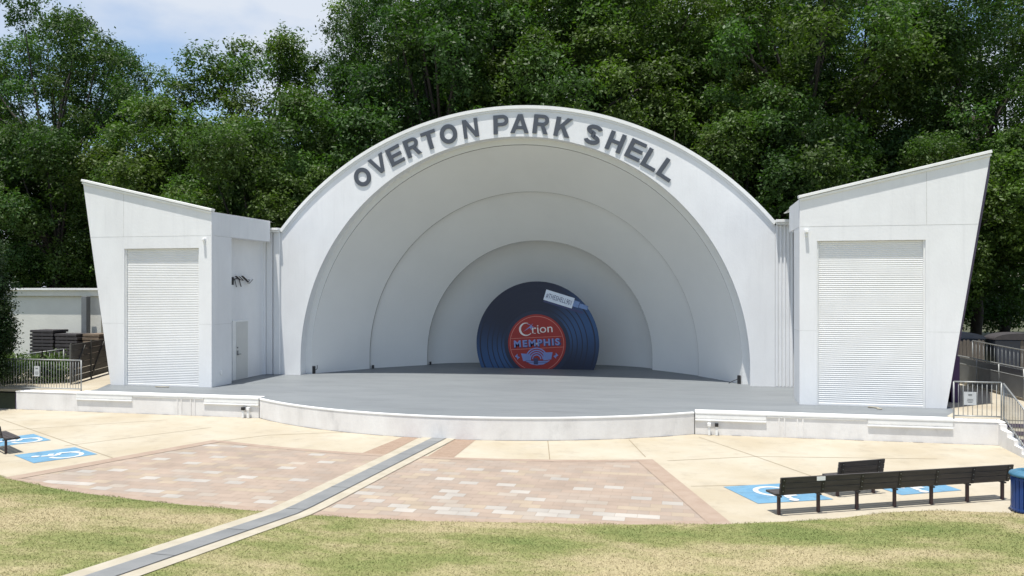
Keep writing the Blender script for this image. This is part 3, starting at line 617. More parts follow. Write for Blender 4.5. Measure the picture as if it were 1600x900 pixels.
# ------------------------------------------------------------------ record backdrop
rec = thing('record_backdrop', 'big blue vinyl record cut-out with red centre label at back of stage', 'stage prop', (.14, 4.62, 0))
zc = 1.77; RR = 2.80
def disc(r, y, name, m, parent, th, cx=0, cz=zc, zmin=SZ + .004, seg=96):
    a0 = math.asin(max(-1, (zmin - cz) / r)) if (cz - r) < zmin else -math.pi / 2
    pts = [(cx + r * math.cos(a), y, cz + r * math.sin(a)) for a in np.linspace(a0, math.pi - a0, seg)]
    mb = MB(); mb.prism(pts, (0, th, 0)); return mb.build(name, m, parent)
vm = bpy.data.materials.new('printed_vinyl'); vm.use_nodes = True; t = vm.node_tree; b = t.nodes['Principled BSDF']; b.inputs['Roughness'].default_value = .55
tcn = N(t, 'ShaderNodeTexCoord'); sp = N(t, 'ShaderNodeSeparateXYZ'); t.links.new(tcn.outputs['Object'], sp.inputs[0])
def math_(op, a, b_=None):
    n_ = N(t, 'ShaderNodeMath', operation=op)
    for i, v in enumerate((a, b_)):
        if v is None: continue
        if isinstance(v, (int, float)): n_.inputs[i].default_value = v
        else: t.links.new(v, n_.inputs[i])
    return n_.outputs[0]
zz = math_('SUBTRACT', sp.outputs['Z'], zc - .02); xx = sp.outputs['X']
rad = math_('SQRT', math_('ADD', math_('MULTIPLY', xx, xx), math_('MULTIPLY', zz, zz))); th_ = math_('ARCTAN2', zz, xx)
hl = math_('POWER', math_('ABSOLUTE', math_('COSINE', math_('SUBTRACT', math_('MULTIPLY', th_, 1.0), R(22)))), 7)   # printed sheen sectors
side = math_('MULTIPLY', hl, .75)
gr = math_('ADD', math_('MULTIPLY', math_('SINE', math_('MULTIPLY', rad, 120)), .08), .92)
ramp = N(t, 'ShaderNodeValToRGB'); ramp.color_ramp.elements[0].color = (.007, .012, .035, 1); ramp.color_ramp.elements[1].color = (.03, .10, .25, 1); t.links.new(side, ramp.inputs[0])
vv = N(t, 'ShaderNodeVectorMath', operation='SCALE'); t.links.new(ramp.outputs[0], vv.inputs[0]); t.links.new(gr, vv.inputs['Scale'])
# dark bands at certain radii
prev = vv.outputs[0]
for r0 in (1.62, 1.83, 2.06, 2.28, 2.62):
    k_ = math_('LESS_THAN', math_('ABSOLUTE', math_('SUBTRACT', rad, r0)), .022 if r0 < 2.5 else .03); mm = N(t, 'ShaderNodeMixRGB'); t.links.new(k_, mm.inputs[0]); t.links.new(prev, mm.inputs[1]); mm.inputs[2].default_value = (.008, .014, .035, 1); prev = mm.outputs[0]
k_ = math_('LESS_THAN', rad, 1.5); mm = N(t, 'ShaderNodeMixRGB'); t.links.new(k_, mm.inputs[0]); t.links.new(prev, mm.inputs[1]); mm.inputs[2].default_value = (.012, .02, .05, 1); prev = mm.outputs[0]
t.links.new(prev, b.inputs['Base Color'])
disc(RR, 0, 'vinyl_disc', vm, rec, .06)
M['red'] = mat('label_red', (.31, .024, .020), .6, .1, 2); M['pink'] = mat('label_line', (.60, .20, .16), .6); M['cream'] = mat('label_cream', (.74, .68, .64), .6); M['blueprint'] = mat('label_blue', (.20, .26, .52), .6, .1, 3); M['navy'] = mat('label_navy', (.04, .05, .13), .6)
lab = disc(1.32, -.012, 'centre_label', M['red'], rec, .01)
def ringarc(mb, r0, r1, y, a0, a1, cx=0, cz=zc, n=64, zmin=None):
    vs = []
    for a in np.linspace(a0, a1, n):
        for r_ in (r0, r1): vs.append((cx + r_ * math.cos(a), y, cz + r_ * math.sin(a)))
    mb.add(vs, [(2 * i, 2 * i + 1, 2 * i + 3, 2 * i + 2) for i in range(n - 1)])
lr = MB(); aa = math.asin((SZ + .02 - zc) / 1.23); ringarc(lr, 1.215, 1.24, -.016, aa, math.pi - aa); lr.prism([(-1.19, -.018, 1.99), (1.13, -.018, 2.13), (1.13, -.018, 2.11), (-1.19, -.018, 1.97)], (0, .003, 0)); lr.prism([(-1.19, -.018, 1.49), (1.22, -.018, 1.65), (1.22, -.018, 1.63), (-1.19, -.018, 1.47)], (0, .003, 0)); lr.build('label_ring', M['pink'], lab, recalc=False)
RT = Matrix.Rotation(R(-3.8), 4, 'Y')
def rt(x, z, s_, size, m, name, bold=0, sx=1, y=-.022, ex=.003, space=1.0): return text_mesh(name, s_, size, m, lab, Matrix.Translation((x, y, z)) @ RT @ STAND, extrude=ex, bold=bold, sx=sx, space=space)
rt(.25, 2.44, 'rion', .54, M['cream'], 'lettering', .0, 1.12)
sr = MB()
for x, z in ((-.09, 2.235), (.11, 2.24)): sr.box(x - .05, x + .05, -.026, -.023, z - .012, z + .012)
sr.build('lettering_serif', M['cream'], lab)
oc = MB(); vs = []; n_ = 40
for i in range(n_):
    a = R(70) + R(255) * i / (n_ - 1); w_ = .012 + .055 * math.sin(math.pi * i / (n_ - 1)); vs += [(-.50 + (.27 - w_) * math.cos(a) * 1.08, -.022, 2.41 + (.29 - w_) * math.sin(a)), (-.50 + .29 * math.cos(a) * 1.08, -.022, 2.41 + .30 * math.sin(a))]
oc.add(vs, [(2 * i, 2 * i + 1, 2 * i + 3, 2 * i + 2) for i in range(n_ - 1)]); oc.build('swoosh_letter', M['cream'], lab, recalc=False)
so_ = MB(); so_.prism([(-.62, -.021, 2.30), (-.25, -.021, 2.60), (-.17, -.021, 2.68), (-.24, -.021, 2.56), (-.10, -.021, 2.50), (-.25, -.021, 2.50), (-.22, -.021, 2.36), (-.32, -.021, 2.48)], (0, .003, 0)); ringarc(so_, .22, .245, -.019, R(10), R(90), -.42, 2.41, 16); so_.build('star_mark', M['blueprint'], lab)
text_sh = rt(0.03, 1.785, 'MEMPHIS', .42, M['navy'], 'lettering_shadow', .020, 1.08, y=-.019, ex=.002, space=1.25); rt(0, 1.81, 'MEMPHIS', .41, M['blueprint'], 'lettering', .014, 1.08, y=-.025, space=1.25)
em = MB()
em.prism([(x, -.022, z) for x, z in ((-.72, 1.32), (-.3, 1.30), (-.25, .98), (-.62, .98))], (0, .003, 0)); em.prism([(x, -.022, z) for x, z in ((.72, 1.40), (.3, 1.38), (.3, 1.02), (.66, 1.08))], (0, .003, 0)); em.prism([(x, -.022, z) for x, z in ((-.5, .97), (.62, 1.03), (.30, .84), (0, .80), (-.25, .84))], (0, .003, 0))
for s, x0, z0 in ((-1, -.88, 1.16), (1, .86, 1.24)):
    em.prism([(x0 + s * dx * .9, -.022, z0 + dz * .9) for dx, dz in ((-.12, -.02), (.02, -.14), (.02, -.05), (.14, .02), (.0, .16), (.0, .04))], (0, .003, 0))
for r_ in (.16, .26, .36, .46): ringarc(em, r_, r_ + .055, -.026, R(0), R(180), 0, 1.08, 24)
em.build('emblem', M['blueprint'], lab, recalc=False)
ed = MB(); ed.box(-.14, .06, -.027, -.024, .84, 1.12); 
for z in (.92, 1.0): ed.box(-.5, .5, -.0245, -.0235, z, z + .015)
ed.build('emblem_line', M['navy'], lab)
sd = MB(); sd.prism([(.045 * math.cos(a), -.03, 1.77 + .045 * math.sin(a)) for a in np.linspace(0, 6.283, 17)[:-1]], (0, .005, 0)); sd.build('spindle', M['whitepaint'], lab)
arm = MB(); 
def rp(x, z, c=(1.02, 3.78), a=-17): ca2, sa2 = math.cos(R(a)), math.sin(R(a)); return (c[0] + x * ca2 - z * sa2, c[1] + x * sa2 + z * ca2)
def quad(mb, x0, x1, z0, z1, y, th=.004, tap=0): mb.prism([(*[rp(x, z)[0]], y, rp(x, z)[1]) for x, z in ((x0, z0), (x1, z0 + tap), (x1, z1 - tap), (x0, z1))], (0, th, 0))
quad(arm, .66, .92, -.13, .15, -.012); quad(arm, .92, 1.34, -.11, .09, -.010, tap=.01); ta = arm.build('tonearm', mat('tonearm_print', (.17, .27, .50), .5, .3, 8), rec)
a2 = MB(); quad(a2, .92, .94, -.12, .14, -.014); quad(a2, -.66, 1.2, -.33, -.22, -.006); a2.build('tonearm_shadow', M['navy'], rec)
a3 = MB(); quad(a3, -.68, .66, -.24, .24, -.018, .012); a3.build('cartridge', mat('cartridge_white', (.66, .72, .80), .5, .08, 4), rec)
text_mesh('cartridge_lettering', '#THESHELL901', .31, M['navy'], rec, Matrix.Translation((1.0, -.022, 3.77)) @ Matrix.Rotation(R(17), 4, 'Y') @ STAND, extrude=.002, bold=.0, sx=.56, space=1.08)

# ------------------------------------------------------------------ benches
def bench(label, L_, nposts, loc, rz, gap, sticker=False, inset=.14):
    b_ = thing('park_bench', label, 'bench', loc, rz, 'dark plank benches on the plaza')
    xs3 = [inset + (L_ - 2 * inset) * i / (nposts - 1) for i in range(nposts)]
    se = MB()
    for j in range(3): se.box(0, L_, .02 + j * .115, .125 + j * .115, .375, .415)
    se.build('seat', M['plank'], b_, bevel=.006)
    bk = MB(); 
    for j in range(3):
        z = .425 + j * .108; dy = -.055 - (z - .42) * .18; bk.add([(x, dy + q + e_ * -.018, z + e_ * .102) for x in (.04, L_ - .0) for e_ in (0, 1) for q in (-.02, .02)], [(0, 1, 3, 2), (4, 6, 7, 5), (0, 2, 6, 4), (1, 5, 7, 3), (0, 4, 5, 1), (2, 3, 7, 6)])
    bk.build('backrest', M['plank'], b_, bevel=.006)
    for x in xs3:
        MB().box(x - .027, x + .027, .03, .085, 0, .374).build('leg', M['post'], b_, bevel=.006)
        m_ = MB(); m_.add([(x + a, y, z) for a in (-.032, .032) for y, z in ((-.079, .40), (-.138, .735), (-.13, .735), (-.07, .40))], [(0, 1, 2, 3), (7, 6, 5, 4), (0, 4, 5, 1), (1, 5, 6, 2), (2, 6, 7, 3), (3, 7, 4, 0)])
        m_.box(x - .025, x + .025, -.02, .35, .345, .373); m_.build('strap', M['black'], b_)
        bt = MB()
        for z in (.48, .585, .69): y = -.079 - (z - .40) * .176; bt.tube([(x, y + .004, z), (x, y - .006, z)], .009, 8)
        build_split(bt, 'bolt', M['galv'], b_)
    if sticker:
        q = MB(); q.box(.78, .96, -.143, -.136, .655, .73); o_ = q.build('sticker', M['trimw'], b_); o_.rotation_euler = (0, 0, 0)
    return b_
d0 = Vector((8.42, -15.5, 0)); d1 = Vector((13.15, -13.28, 0)); az = math.atan2(d1.y - d0.y, d1.x - d0.x)
bench('long dark plank bench with seven posts beside the lawn edge at right', (d1 - d0).length, 7, d0, az, 0, True, inset=.10)
# small bench
az2 = math.atan2(.46, .80)
bench('short dark bench between the two blue squares behind the long bench', 1.18, 2, (9.72, -13.83, 0), az2, 0)
bench('short dark bench on the left beside the blue squares, cut by the frame', 1.3, 2, (-11.45, -13.1, 0), R(-32), 0)
bench('dark bench at the far left in front of the blue squares, mostly outside the frame', 1.5, 2, (-11.0, -15.35, 0), R(-36), 0)

# trash can
tcn_ = thing('litter_bin', 'round blue slatted litter bin at the end of the long bench', 'litter bin', (13.22, -14.22, 0))
sl2 = MB()
for i in range(26):
    a = 2 * math.pi * i / 26; c, s = math.cos(a), math.sin(a); sl2.obox((.33 * c, .33 * s, .36), Vector((-s, c, 0)) * .034, Vector((c, s, 0)) * .012, Vector((0, 0, .33)))
sl2.build('slats', M['bluecan'], tcn_, bevel=.006)
MB().lathe([(.30, .05), (.30, .66)], seg=32).build('liner', M['steelblk'], tcn_, smooth=True)
h_ = MB(); 
for z in (.06, .64): h_.lathe([(.322, z), (.35, z), (.35, z + .03), (.322, z + .03)], seg=32)
build_split(h_, 'hoop', M['bluecan'], tcn_, smooth=False)
MB().lathe([(.37, .70), (.385, .72), (.36, .76), (.26, .80), (.19, .81), (.18, .76), (.16, .70)], seg=32).build('lid', M['bluelid'], tcn_, smooth=True)

# ------------------------------------------------------------------ railings, steps, side yards
def rail_panel(root, a, b_, zb, h, n, r=.022, bot=.10, name='rail'):
    a = Vector(a); b_ = Vector(b_); 
    def up(p, z): return Vector((p.x, p.y, p.z + z))
    m_ = MB(); m_.tube([up(a, h), up(b_, h)], r, 8); m_.tube([up(a, bot), up(b_, bot)], r * .9, 8); build_split(m_, name, M['galv'], root, smooth=True)
    for i in range(n + 1):
        p = a.lerp(b_, i / n); 
        if i in (0, n): MB().tube([p, up(p, h)], r, 8).build('post', M['galv'], root, smooth=True)
        else: MB().tube([up(p, bot), up(p, h)], .009, 6).build('baluster', M['galv'], root, smooth=True)
ra = thing('guard_rail', 'galvanised guard rail on the white wall left of the left wing', 'railing', (0, 0, 0))
rail_panel(ra, (-17.75, -6.75, SZ), (-13.98, -6.75, SZ), 0, 1.10, 34)
rb = thing('ramp_rail', 'galvanised handrail rising behind the left guard rail towards the gate', 'railing')
rail_panel(rb, (-18.3, -5.0, .55), (-16.9, -4.2, .75), 0, 1.15, 10)
rc_ = thing('guard_rail', 'galvanised guard rail on the wall right of the right wing', 'railing', group=None)
rail_panel(rc_, (14.02, -6.75, SZ), (15.22, -6.75, SZ), 0, 1.04, 10)
rd_ = thing('stair_rail', 'sloping galvanised rail down the steps at the right edge', 'railing')
rail_panel(rd_, (15.26, -6.8, SZ), (15.08, -9.2, 0.02), 0, 1.02, 18)
re_ = thing('stair_rail', 'second galvanised rail along the far side of the right steps', 'railing')
rail_panel(re_, (17.0, -6.9, SZ), (16.85, -9.2, .02), 0, 1.02, 14)
for x, y, lab_ in ((-15.75, -6.80, 'small white notice on the left guard rail'), (14.42, -6.80, 'small white notice on the right guard rail')):
    q = thing('notice_sign', lab_, 'sign', (x, y, 0), group=None)
    z0 = 1.15 if x < 0 else 1.05
    MB().box(-.11 if x < 0 else -.16, .11 if x < 0 else .16, -.006, .004, z0, z0 + .36).build('sign_plate', M['whitepaint'], q)
    ll = MB(); 
    for i, (wd, zz_) in enumerate(((.05, .26), (.07, .15), (.08, .11), (.06, .07))): ll.box(-wd, wd, -.0085, -.007, z0 + zz_, z0 + zz_ + (.04 if i == 0 else .015))
    build_split(ll, 'sign_marks', M['panel'], q)
# steps at the right: five risers descending towards the camera
sp_ = thing('steps', 'concrete steps with white cheek wall at the right edge of the stage', 'steps')
for i in range(5):
    z = SZ * (4 - i) / 5 + SZ / 5 - .0; y0 = -6.62 - i * .48
    MB().box(15.24, 17.0, y0 - .48, y0 + .0, -.02, z - .02).build('tread', M['conc2'], sp_, bevel=.01)
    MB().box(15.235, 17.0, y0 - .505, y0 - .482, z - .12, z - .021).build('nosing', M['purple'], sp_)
ck = MB(); pts_ = [(-6.6, -.02), (-6.6, SZ - .05)]
for i in range(5): pts_ += [(-6.7 - i * .48, SZ - .05 - i * .125), (-6.7 - (i + 1) * .48, SZ - .05 - i * .125)]
pts_ += [(-9.1, -.02)]; ck.prism([(15.05, y, z) for y, z in pts_], (.17, 0, 0)); ck.build('cheek_wall', M['stagewall'], sp_)
# raised walkways beside the wings
wk = MB(); wk.prism([(x, y, .55) for x, y in ((-22, -6.6), (-13.953, -6.56), (-13.953, -6.0), (-14.603, -4.6), (-14.603, 9), (-22, 9))], (0, 0, .09)); st('side_walkway', wk, M['conc'])
wk = MB(); wk.prism([(x, y, .55) for x, y in ((14.003, -6.56), (19.5, -6.6), (23, 0), (23, 9), (14.603, 9), (14.603, -4.6), (14.503, -5.2), (14.003, -6.2))], (0, 0, .09)); st('side_walkway', wk, M['conc'])
# left gate
gt = thing('board_gate', 'dark grey horizontal board gate with diagonal braces beside the left wing', 'gate', (-15.95, -5.0, .64), math.atan2(4.1, -1.5))
gl = 4.2
g_ = MB()
for j in range(6): g_.box(0, gl, -.015, .015, .06 + j * .24, .06 + j * .24 + .225)
g_.build('boards', M['fence'], gt, bevel=.005)
g_ = MB()
for x in (0, gl / 2 - .04, gl - .08): g_.box(x, x + .08, -.055, -.016, 0, 1.55)
for x in (0.1, gl / 2 + .06): g_.obox((x + .70, -.035, .75), Vector((.66, 0, .62)), (0, .015, 0), Vector((-.03, 0, .032)))
build_split(g_, 'gate_frame', M['fence'], gt)
# storage building
sb = thing('storage_building', 'low cream storage building with flat roof left of the bandshell', 'building', (-25, 4.2, .5))
MB().box(-5, 3.0, 0, 3, 0, 3.35).build('wall', M['storage'], sb)
m_ = MB(); m_.box(-5.2, 3.3, -.15, 3.1, 3.36, 3.66); m_.build('eave', M['storage'], sb, bevel=.01); MB().box(-5.3, 3.4, -.25, 3.2, 3.662, 3.76).build('roof', M['trimw'], sb)
MB().box(2.35, 2.65, -.6, -.3, 0, 3.35).build('column', M['panel'], sb, bevel=.02)
# stacks of platforms
for i, (x, y, wx, n_, m_) in enumerate(((-23.6, 2.6, 1.3, 10, 'darkstuff'), (-22.15, 2.5, 1.2, 9, 'darkstuff'), (-20.95, 2.7, .9, 9, 'brownstuff'), (-20.1, 3.0, .6, 8, 'darkstuff'))):
    q = thing('pallet_stack', ['tall dark stack of flat panels at the left end of the row', 'second dark stack of flat panels from the left', 'brown weathered stack of panels in front of the storage building', 'narrow dark stack of panels beside the grey column'][i], 'stack', (x, y, .64), group='stacked panels by the storage building')
    rr = random.Random(i); 
    for j in range(n_):
        dx = rr.uniform(-.04, .04); MB().box(-wx / 2 + dx, wx / 2 + dx, -.5, .5, j * .165 + .001, j * .165 + .12).build('panel', M[m_], q, bevel=.01)
    k_ = MB()
    for j in range(n_ - 1): 
        for xx_ in (-.4, 0, .4): k_.box(xx_ * wx - .04, xx_ * wx + .04, -.45, .45, j * .165 + .121, j * .165 + .164)
    k_.build('spacer', M['darkstuff'], q)
# right yard: retaining wall with rails, wooden fence, bins
rw_ = thing('ramp_wall', 'grey mesh ramp wall with steel handrails running back beside the right wing', 'wall', (0, 0, 0))
rp_ = [(16.6, 4.4), (16.92, 2.75), (17.4, -2.4), (18.4, -6.4)]
m_ = MB(); wallstrip(m_, rp_, .64, 1.62, 0, .05); m_.build('panel_wall', M['panel'], rw_)
m_ = MB(); wallstrip(m_, rp_, .5, .72, .03, .12); m_.build('kerb', M['conc2'], rw_)
MB().tube([(x, y, 1.68) for x, y in rp_], .028, 8).build('handrail', M['galv'], rw_, smooth=True)
MB().tube([(x - .1, y, 1.42) for x, y in rp_], .02, 8).build('handrail', M['galv'], rw_, smooth=True)
for i in range(6):
    y_ = 2.7 - i * 1.7; x_ = float(np.interp(-y_, [-2.75, 2.4, 6.4], [16.92, 17.4, 18.4])); MB().tube([(x_ - .06, y_, .6), (x_ - .06, y_, 1.68)], .022, 8).build('rail_post', M['galv'], rw_, smooth=True)
f2 = thing('ramp_rail', 'long galvanised rail sloping away behind the right guard rail', 'railing')
rail_panel(f2, (18.0, 4.6, 1.1), (20.6, -3.6, .6), 0, 1.05, 40)
for i, (x0, x1, y, l2) in enumerate(((17.2, 19.2, 7.0, 'weathered wooden picket fence beside the right wing, left piece'), (20.6, 25.5, 7.0, 'weathered wooden picket fence at the right edge behind the bins'))):
    q = thing('picket_fence', l2, 'fence', (x0, y, .5)); m_ = MB(); rr = random.Random(i + 9); x = 0
    while x < x1 - x0 - .1:
        h = 1.55 + rr.uniform(-.05, .05); m_.prism([(x, 0, 0), (x + .13, 0, 0), (x + .13, 0, h - .06), (x + .065, 0, h), (x, 0, h - .06)], (0, .02, 0)); x += .145
    m_.build('pickets', M['wood'], q); m_ = MB(); m_.box(0, x1 - x0, .022, .07, .3, .4); m_.box(0, x1 - x0, .022, .07, 1.2, 1.3); build_split(m_, 'fence_rail', M['wood'], q)
for i, (x, y, l2) in enumerate(((18.4, 8.2, 'dark lidded bin behind the left picket fence by the right wing'), (20.6, 7.6, 'dark lidded bin with pale curved lid at the right edge'))):
    q = thing('waste_bin', l2, 'waste bin', (x, y, .5), group='dark bins beyond the picket fence')
    m_ = MB(); m_.add([(a, b2, z) for z, k_ in ((0, .85), (1.55, 1)) for b2 in (-.6 * k_, .6 * k_) for a in (-1.0 * k_, 1.0 * k_)], [(0, 2, 3, 1), (4, 5, 7, 6), (0, 1, 5, 4), (2, 6, 7, 3), (0, 4, 6, 2), (1, 3, 7, 5)]); m_.build('bin_body', M['steelblk'], q, bevel=.04)
    m_ = MB(); m_.prism([(1.05 * math.cos(a), -.65, 1.56 + .28 * math.sin(a)) for a in np.linspace(0, math.pi, 16)], (0, 1.3, 0)); m_.build('bin_lid', M['steelblk'] if i == 0 else M['darkstuff'], q)
# cable dropped by the right shutter
cb2 = MB(); cb2.tube([(12.15, -4.95, SZ + .02), (12.3, -5.05, SZ + .03), (12.42, -5.15, SZ + .02), (12.35, -5.25, SZ + .02), (12.48, -5.3, SZ + .02)], .022, 6); tag(cb2.build('rope_coil', M['conc2'], smooth=True), 'short pale rope lying at the foot of the right shutter', 'rope')
cb2 = MB(); cb2.tube([(-12.3, -5.0, SZ + .02), (-12.0, -5.1, SZ + .03), (-11.75, -4.98, SZ + .02)], .02, 6); tag(cb2.build('rope_coil', M['conc2'], smooth=True), 'short pale rope lying at the foot of the left shutter', 'rope')

# ------------------------------------------------------------------ trees
def leafmat(name, c0, c1):
    m = bpy.data.materials.new(name); m.use_nodes = True; t = m.node_tree; L = t.links; b = t.nodes['Principled BSDF']
    b.inputs['Roughness'].default_value = .5; b.inputs['Specular IOR Level'].default_value = .22
    a = N(t, 'ShaderNodeAttribute', attribute_name='tint'); oi = N(t, 'ShaderNodeObjectInfo')
    x = N(t, 'ShaderNodeMixRGB'); x.inputs[1].default_value = (*c0, 1); x.inputs[2].default_value = (*c1, 1); L.new(oi.outputs['Random'], x.inputs[0])
    y = N(t, 'ShaderNodeMixRGB', blend_type='MULTIPLY'); y.inputs[0].default_value = 1; L.new(x.outputs[0], y.inputs[1]); L.new(a.outputs['Color'], y.inputs[2])
    L.new(y.outputs[0], b.inputs['Base Color'])
    tr = N(t, 'ShaderNodeBsdfTranslucent'); v = N(t, 'ShaderNodeVectorMath', operation='MULTIPLY'); v.inputs[1].default_value = (1.3, 1.7, .5); L.new(y.outputs[0], v.inputs[0]); L.new(v.outputs[0], tr.inputs[0])
    ms = N(t, 'ShaderNodeMixShader'); ms.inputs[0].default_value = .3; L.new(b.outputs[0], ms.inputs[1]); L.new(tr.outputs[0], ms.inputs[2]); L.new(ms.outputs[0], t.nodes['Material Output'].inputs[0])
    return m
LEAF = leafmat('leaves', (.034, .070, .017), (.072, .118, .024))
LEAF2 = leafmat('conifer_leaves', (.02, .04, .014), (.02, .04, .014))
def make_tree(seed, Rx, H, base, nclump, nleaf, leaf=(.23, .105), rc=(.9, 1.7), trunk_r=.32, hollow=.55, lm=LEAF, name='broadleaf_tree'):
    rng = np.random.default_rng(seed); rr = random.Random(seed)
    root = bpy.data.objects.new(name, None); COL.objects.link(root)
    zc = (H + base) / 2; hz = (H - base) / 2
    d = rng.normal(size=(nclump, 3)); d /= np.linalg.norm(d, axis=1)[:, None]; rad = rng.uniform(hollow, 1, nclump) ** .6
    lump = 1 + .22 * np.sin(3 * np.arctan2(d[:, 1], d[:, 0]) + seed) + .12 * np.sin(5 * d[:, 2] + seed * 2)
    cc = d * rad[:, None] * np.array([Rx, Rx, hz]) * lump[:, None]; cc[:, 2] = cc[:, 2] * .92 + zc
    cr = rng.uniform(*rc, nclump); w_ = cr ** 2; w_ /= w_.sum()
    k = rng.choice(nclump, nleaf, p=w_)
    q = rng.normal(size=(nleaf, 3)); q /= np.linalg.norm(q, axis=1)[:, None]; q[:, 2] = np.abs(q[:, 2]) * np.where(rng.random(nleaf) < .8, 1, -1) 
    f = rng.uniform(.35, 1, nleaf) ** .45
    wob = 1 + .28 * np.sin(7 * q[:, 0] + k) * np.sin(6 * q[:, 1] + 2 * k) + .12 * rng.normal(size=nleaf)
    P = cc[k] + q * (cr[k] * f * wob)[:, None] * np.array([1, 1, .82])
    # sprays: quantise some leaves to short twigs so that they gather
    tw = rng.integers(0, nleaf // 7, nleaf); P = P[tw] * .0 + P * 1.0
    nb_ = nleaf // 8; cent = P[:nb_]; gi = rng.integers(0, nb_, nleaf); P = cent[gi] + rng.normal(size=(nleaf, 3)) * np.array([.16, .16, .13]); kk = k[:nb_][gi]; qq = q[:nb_][gi]
    up = np.array([0, 0, 1.0]); nrm = qq * .55 + up * .55 + rng.normal(size=(nleaf, 3)) * .55; nrm /= np.linalg.norm(nrm, axis=1)[:, None]
    t_ = rng.normal(size=(nleaf, 3)); t_[:, 2] -= .5; t_ -= nrm * (t_ * nrm).sum(1)[:, None]; t_ /= np.linalg.norm(t_, axis=1)[:, None]; bt = np.cross(nrm, t_)
    s_ = rng.uniform(.65, 1.25, nleaf)[:, None]; a = t_ * leaf[0] / 2 * s_; b_ = bt * leaf[1] / 2 * s_
    V = np.stack([P - a, P - b_ * 1.0 + a * .1, P + a, P + b_ + a * .1], 1)
    ct = rng.uniform(.72, 1.25, nclump); hue = rng.uniform(-.12, .12, nclump); lt_ = ct[kk] * rng.uniform(.75, 1.3, nleaf)
    tint = np.c_[lt_ * (1 + hue[kk]), lt_, lt_ * (1 - hue[kk]), np.ones(nleaf)]
    me = np_mesh('crown', V, 4, lm, tint); co = bpy.data.objects.new('crown', me); COL.objects.link(co); co.parent = root
    tb = MB(); th = base + (H - base) * .45; pts = [(0, 0, -.2)]; x = y = 0
    for i in range(1, 7): x += rr.uniform(-.18, .18); y += rr.uniform(-.18, .18); pts.append((x, y, th * i / 6))
    tb.tube(pts, trunk_r, 10, r1=trunk_r * .55); top = Vector(pts[-1])
    idx = rr.sample(range(nclump), min(nclump, 22))
    for i in idx:
        e_ = Vector(cc[i]); f0 = rr.uniform(.45, 1); s0 = Vector(pts[3 + int(f0 * 3)]) if f0 < 1 else top
        mid = s0.lerp(e_, .5) + Vector((rr.uniform(-.4, .4), rr.uniform(-.4, .4), rr.uniform(.1, .9))); tb.tube([s0, s0.lerp(mid, .5) + Vector((0, 0, .15)), mid, mid.lerp(e_, .6), e_], trunk_r * .36, 6, r1=.025)
    tb.build('trunk', M['bark'], root, smooth=True)
    return root
protos = [
    make_tree(1, 5.6, 20, 5.0, 80, 72000),
    make_tree(2, 6.4, 23, 6.0, 100, 84000, rc=(1.0, 1.9)),
    make_tree(3, 5.0, 14, 2.2, 80, 64000, rc=(.9, 1.5)),
    make_tree(4, 6.0, 21, 7.0, 52, 42000, rc=(.9, 1.6), hollow=.7),
    make_tree(5, 3.4, 6.5, .6, 44, 22000, rc=(.7, 1.2), trunk_r=.14),
]
used = set()
th0 = R(12.2); FX = Vector((-math.sin(th0), math.cos(th0))); RX = Vector((math.cos(th0), math.sin(th0)))
def place(p, lat, dep, s, rz, label, group='trees behind the bandshell', cat='tree', sxy=1.0, z=.45):
    o = protos[p] if p not in used else copy_tree(protos[p]); used.add(p)
    q = Vector((6.83, -31.6)) + FX * dep + RX * lat; o.location = (q.x, q.y, z); o.rotation_euler = (0, 0, rz); o.scale = (s * sxy, s * sxy, s); tag(o, label, cat, group); return o
T = [  # proto, lateral metres, depth metres, scale, label
    (3, -30.5, 55, 1.10, 'tall airy tree at the far left with sky showing through its crown'),
    (2, -37.0, 53, 1.2, 'dense dark green tree filling the left edge below the airy tree'),
    (2, -28.5, 51, 1.0, 'dense mid green tree just left of the left wing'),
    (2, -21.5, 51, 1.08, 'bright green rounded tree above the left wing roof'),
    (0, -16.6, 54, 1.06, 'tall green tree left of the arch, its pointed top against the cloud'),
    (2, -14.0, 44.5, .92, 'leafy tree between the left wing and the arch shoulder'),
    (2, -11.2, 47.5, 1.05, 'dark leafy tree behind the left shoulder of the arch'),
    (1, -7.0, 54, 1.06, 'tall tree rising at the right edge of the sky opening'),
    (0, -4.2, 48, 1.12, 'tall tree above the first letters of the arch'),
    (1, -.5, 52, 1.1, 'broad tree above the crown of the arch'),
    (0, 3.6, 49, 1.16, 'tall tree just right of the arch crown'),
    (1, 8.2, 53, 1.08, 'broad tree above the right half of the arch lettering'),
    (2, 8.6, 47.5, 1.02, 'lower leafy tree behind the right side of the arch'),
    (2, 13.5, 46, 1.05, 'dark leafy tree at the right shoulder of the arch'),
    (0, 13.0, 52, 1.12, 'tall tree above the gap between arch and right wing'),
    (3, 17.2, 49, 1.18, 'tall open-crowned tree above the right wing with glimpses of sky'),
    (2, 18.2, 46.5, .88, 'lower leafy tree behind the roof of the right wing'),
    (1, 22.2, 53, 1.06, 'broad tree above the outer tip of the right wing'),
    (2, 23.6, 45, .9, 'dark tree standing just right of the right wing'),
    (1, 28.2, 50, 1.05, 'tall tree at the right edge of the picture'),
    (2, 29.2, 44, 1.0, 'dark leafy tree filling the right edge'),
]
for i, (p, la, de, s, lb) in enumerate(T): 
    place(p, la, de, s, i * 1.9, lb, sxy=.84 if i in (0, 7) else 1.0)
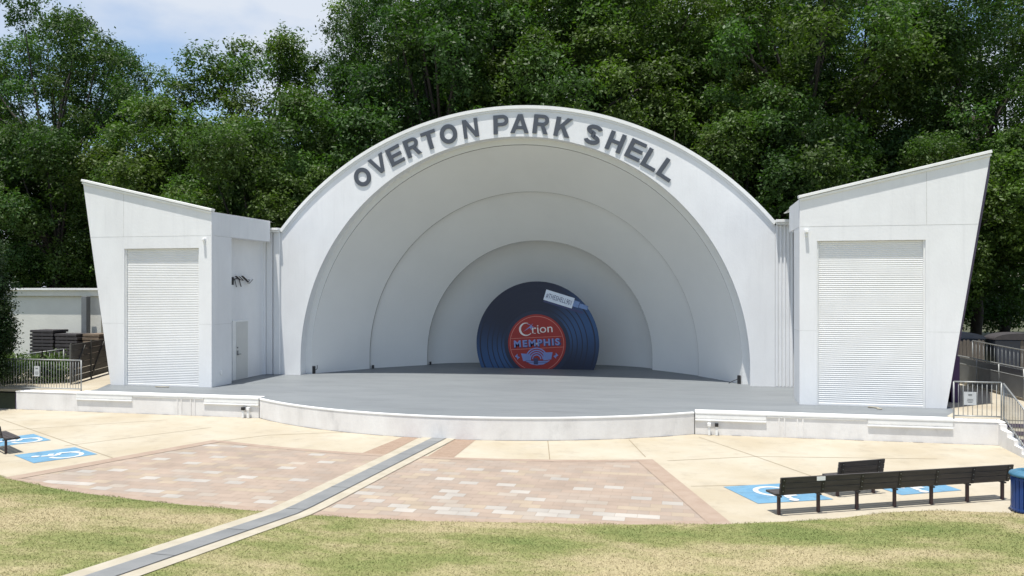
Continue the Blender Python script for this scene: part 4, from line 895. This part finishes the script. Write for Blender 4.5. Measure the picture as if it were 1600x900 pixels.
T2 = [(1, -34, 62, 1.0), (0, -23.5, 63, .86), (2, -18, 60, 1.05), (0, -7.6, 66, 1.18), (1, -5, 66, 1.25), (1, 2, 64, 1.28), (0, 7, 66, 1.4), (1, 14, 66, 1.3), (0, 20, 64, 1.35), (1, 27, 66, 1.25), (1, 36, 60, 1.1)]
W2 = ['far left behind the airy tree', 'in the notch of sky', 'behind the bright green tree', 'right of the sky opening', 'above the word at left of the arch', 'above the arch crown', 'right of the arch crown', 'above the right shoulder', 'above the right wing', 'behind the right wing tip', 'at the far right']
for i, (p, la, de, s) in enumerate(T2): place(p, la, de, s, i * 2.3 + 1, 'back row tree ' + W2[i])
W3 = ['left of the storage building', 'behind the storage building', 'behind the left wing roof', 'beside the left wing return', 'behind the left arch shoulder', 'behind the arch', 'behind the right arch shoulder', 'behind the right wing', 'beyond the right wing edge', 'at the right edge behind the fence', 'beyond the right edge of the yard']
for i, (la, de, s) in enumerate(((-35, 52, 1.1), (-29, 54, 1.1), (-23.5, 53, 1.15), (-16.5, 49, 1.2), (-11, 52, 1.3), (2, 56, 1.2), (13.5, 50, 1.2), (19, 50, 1.1), (26.5, 60, 1.0), (31, 58, 1.1), (37, 62, 1.2))):
    place(4, la, de, s, i * 1.7, 'understorey bush ' + W3[i], 'bushes under the trees', 'bush')
# distant tree line
for i in range(14):
    place(i % 3, -85 + i * 14, 150 + (i * 37 % 30), 1.0 + (i * 7 % 5) * .06, i * 1.3, 'distant tree in the line beyond the far meadow', 'distant trees beyond the meadow')
# cypress at far left, shrub behind the railing
protos.append(make_tree(8, .85, 5.0, .0, 90, 52000, leaf=(.11, .05), rc=(.22, .36), trunk_r=.1, lm=LEAF2, name='conifer_shrub'))
place(5, -18.75, 29.0, 1.0, 0, 'dark conical conifer at the left edge in front of the storage building', None, 'conifer', z=.45)
protos.append(make_tree(9, .85, 1.25, .02, 40, 7000, leaf=(.12, .05), rc=(.2, .36), trunk_r=.04, name='low_shrub'))
place(6, -17.9, 31.6, .85, 0, 'low green shrub behind the left guard rail', None, 'shrub', z=.6)

place(6, -19.4, 31.4, .95, 1.3, 'low dark green shrub at the left frame edge behind the guard rail', None, 'shrub', z=.55)
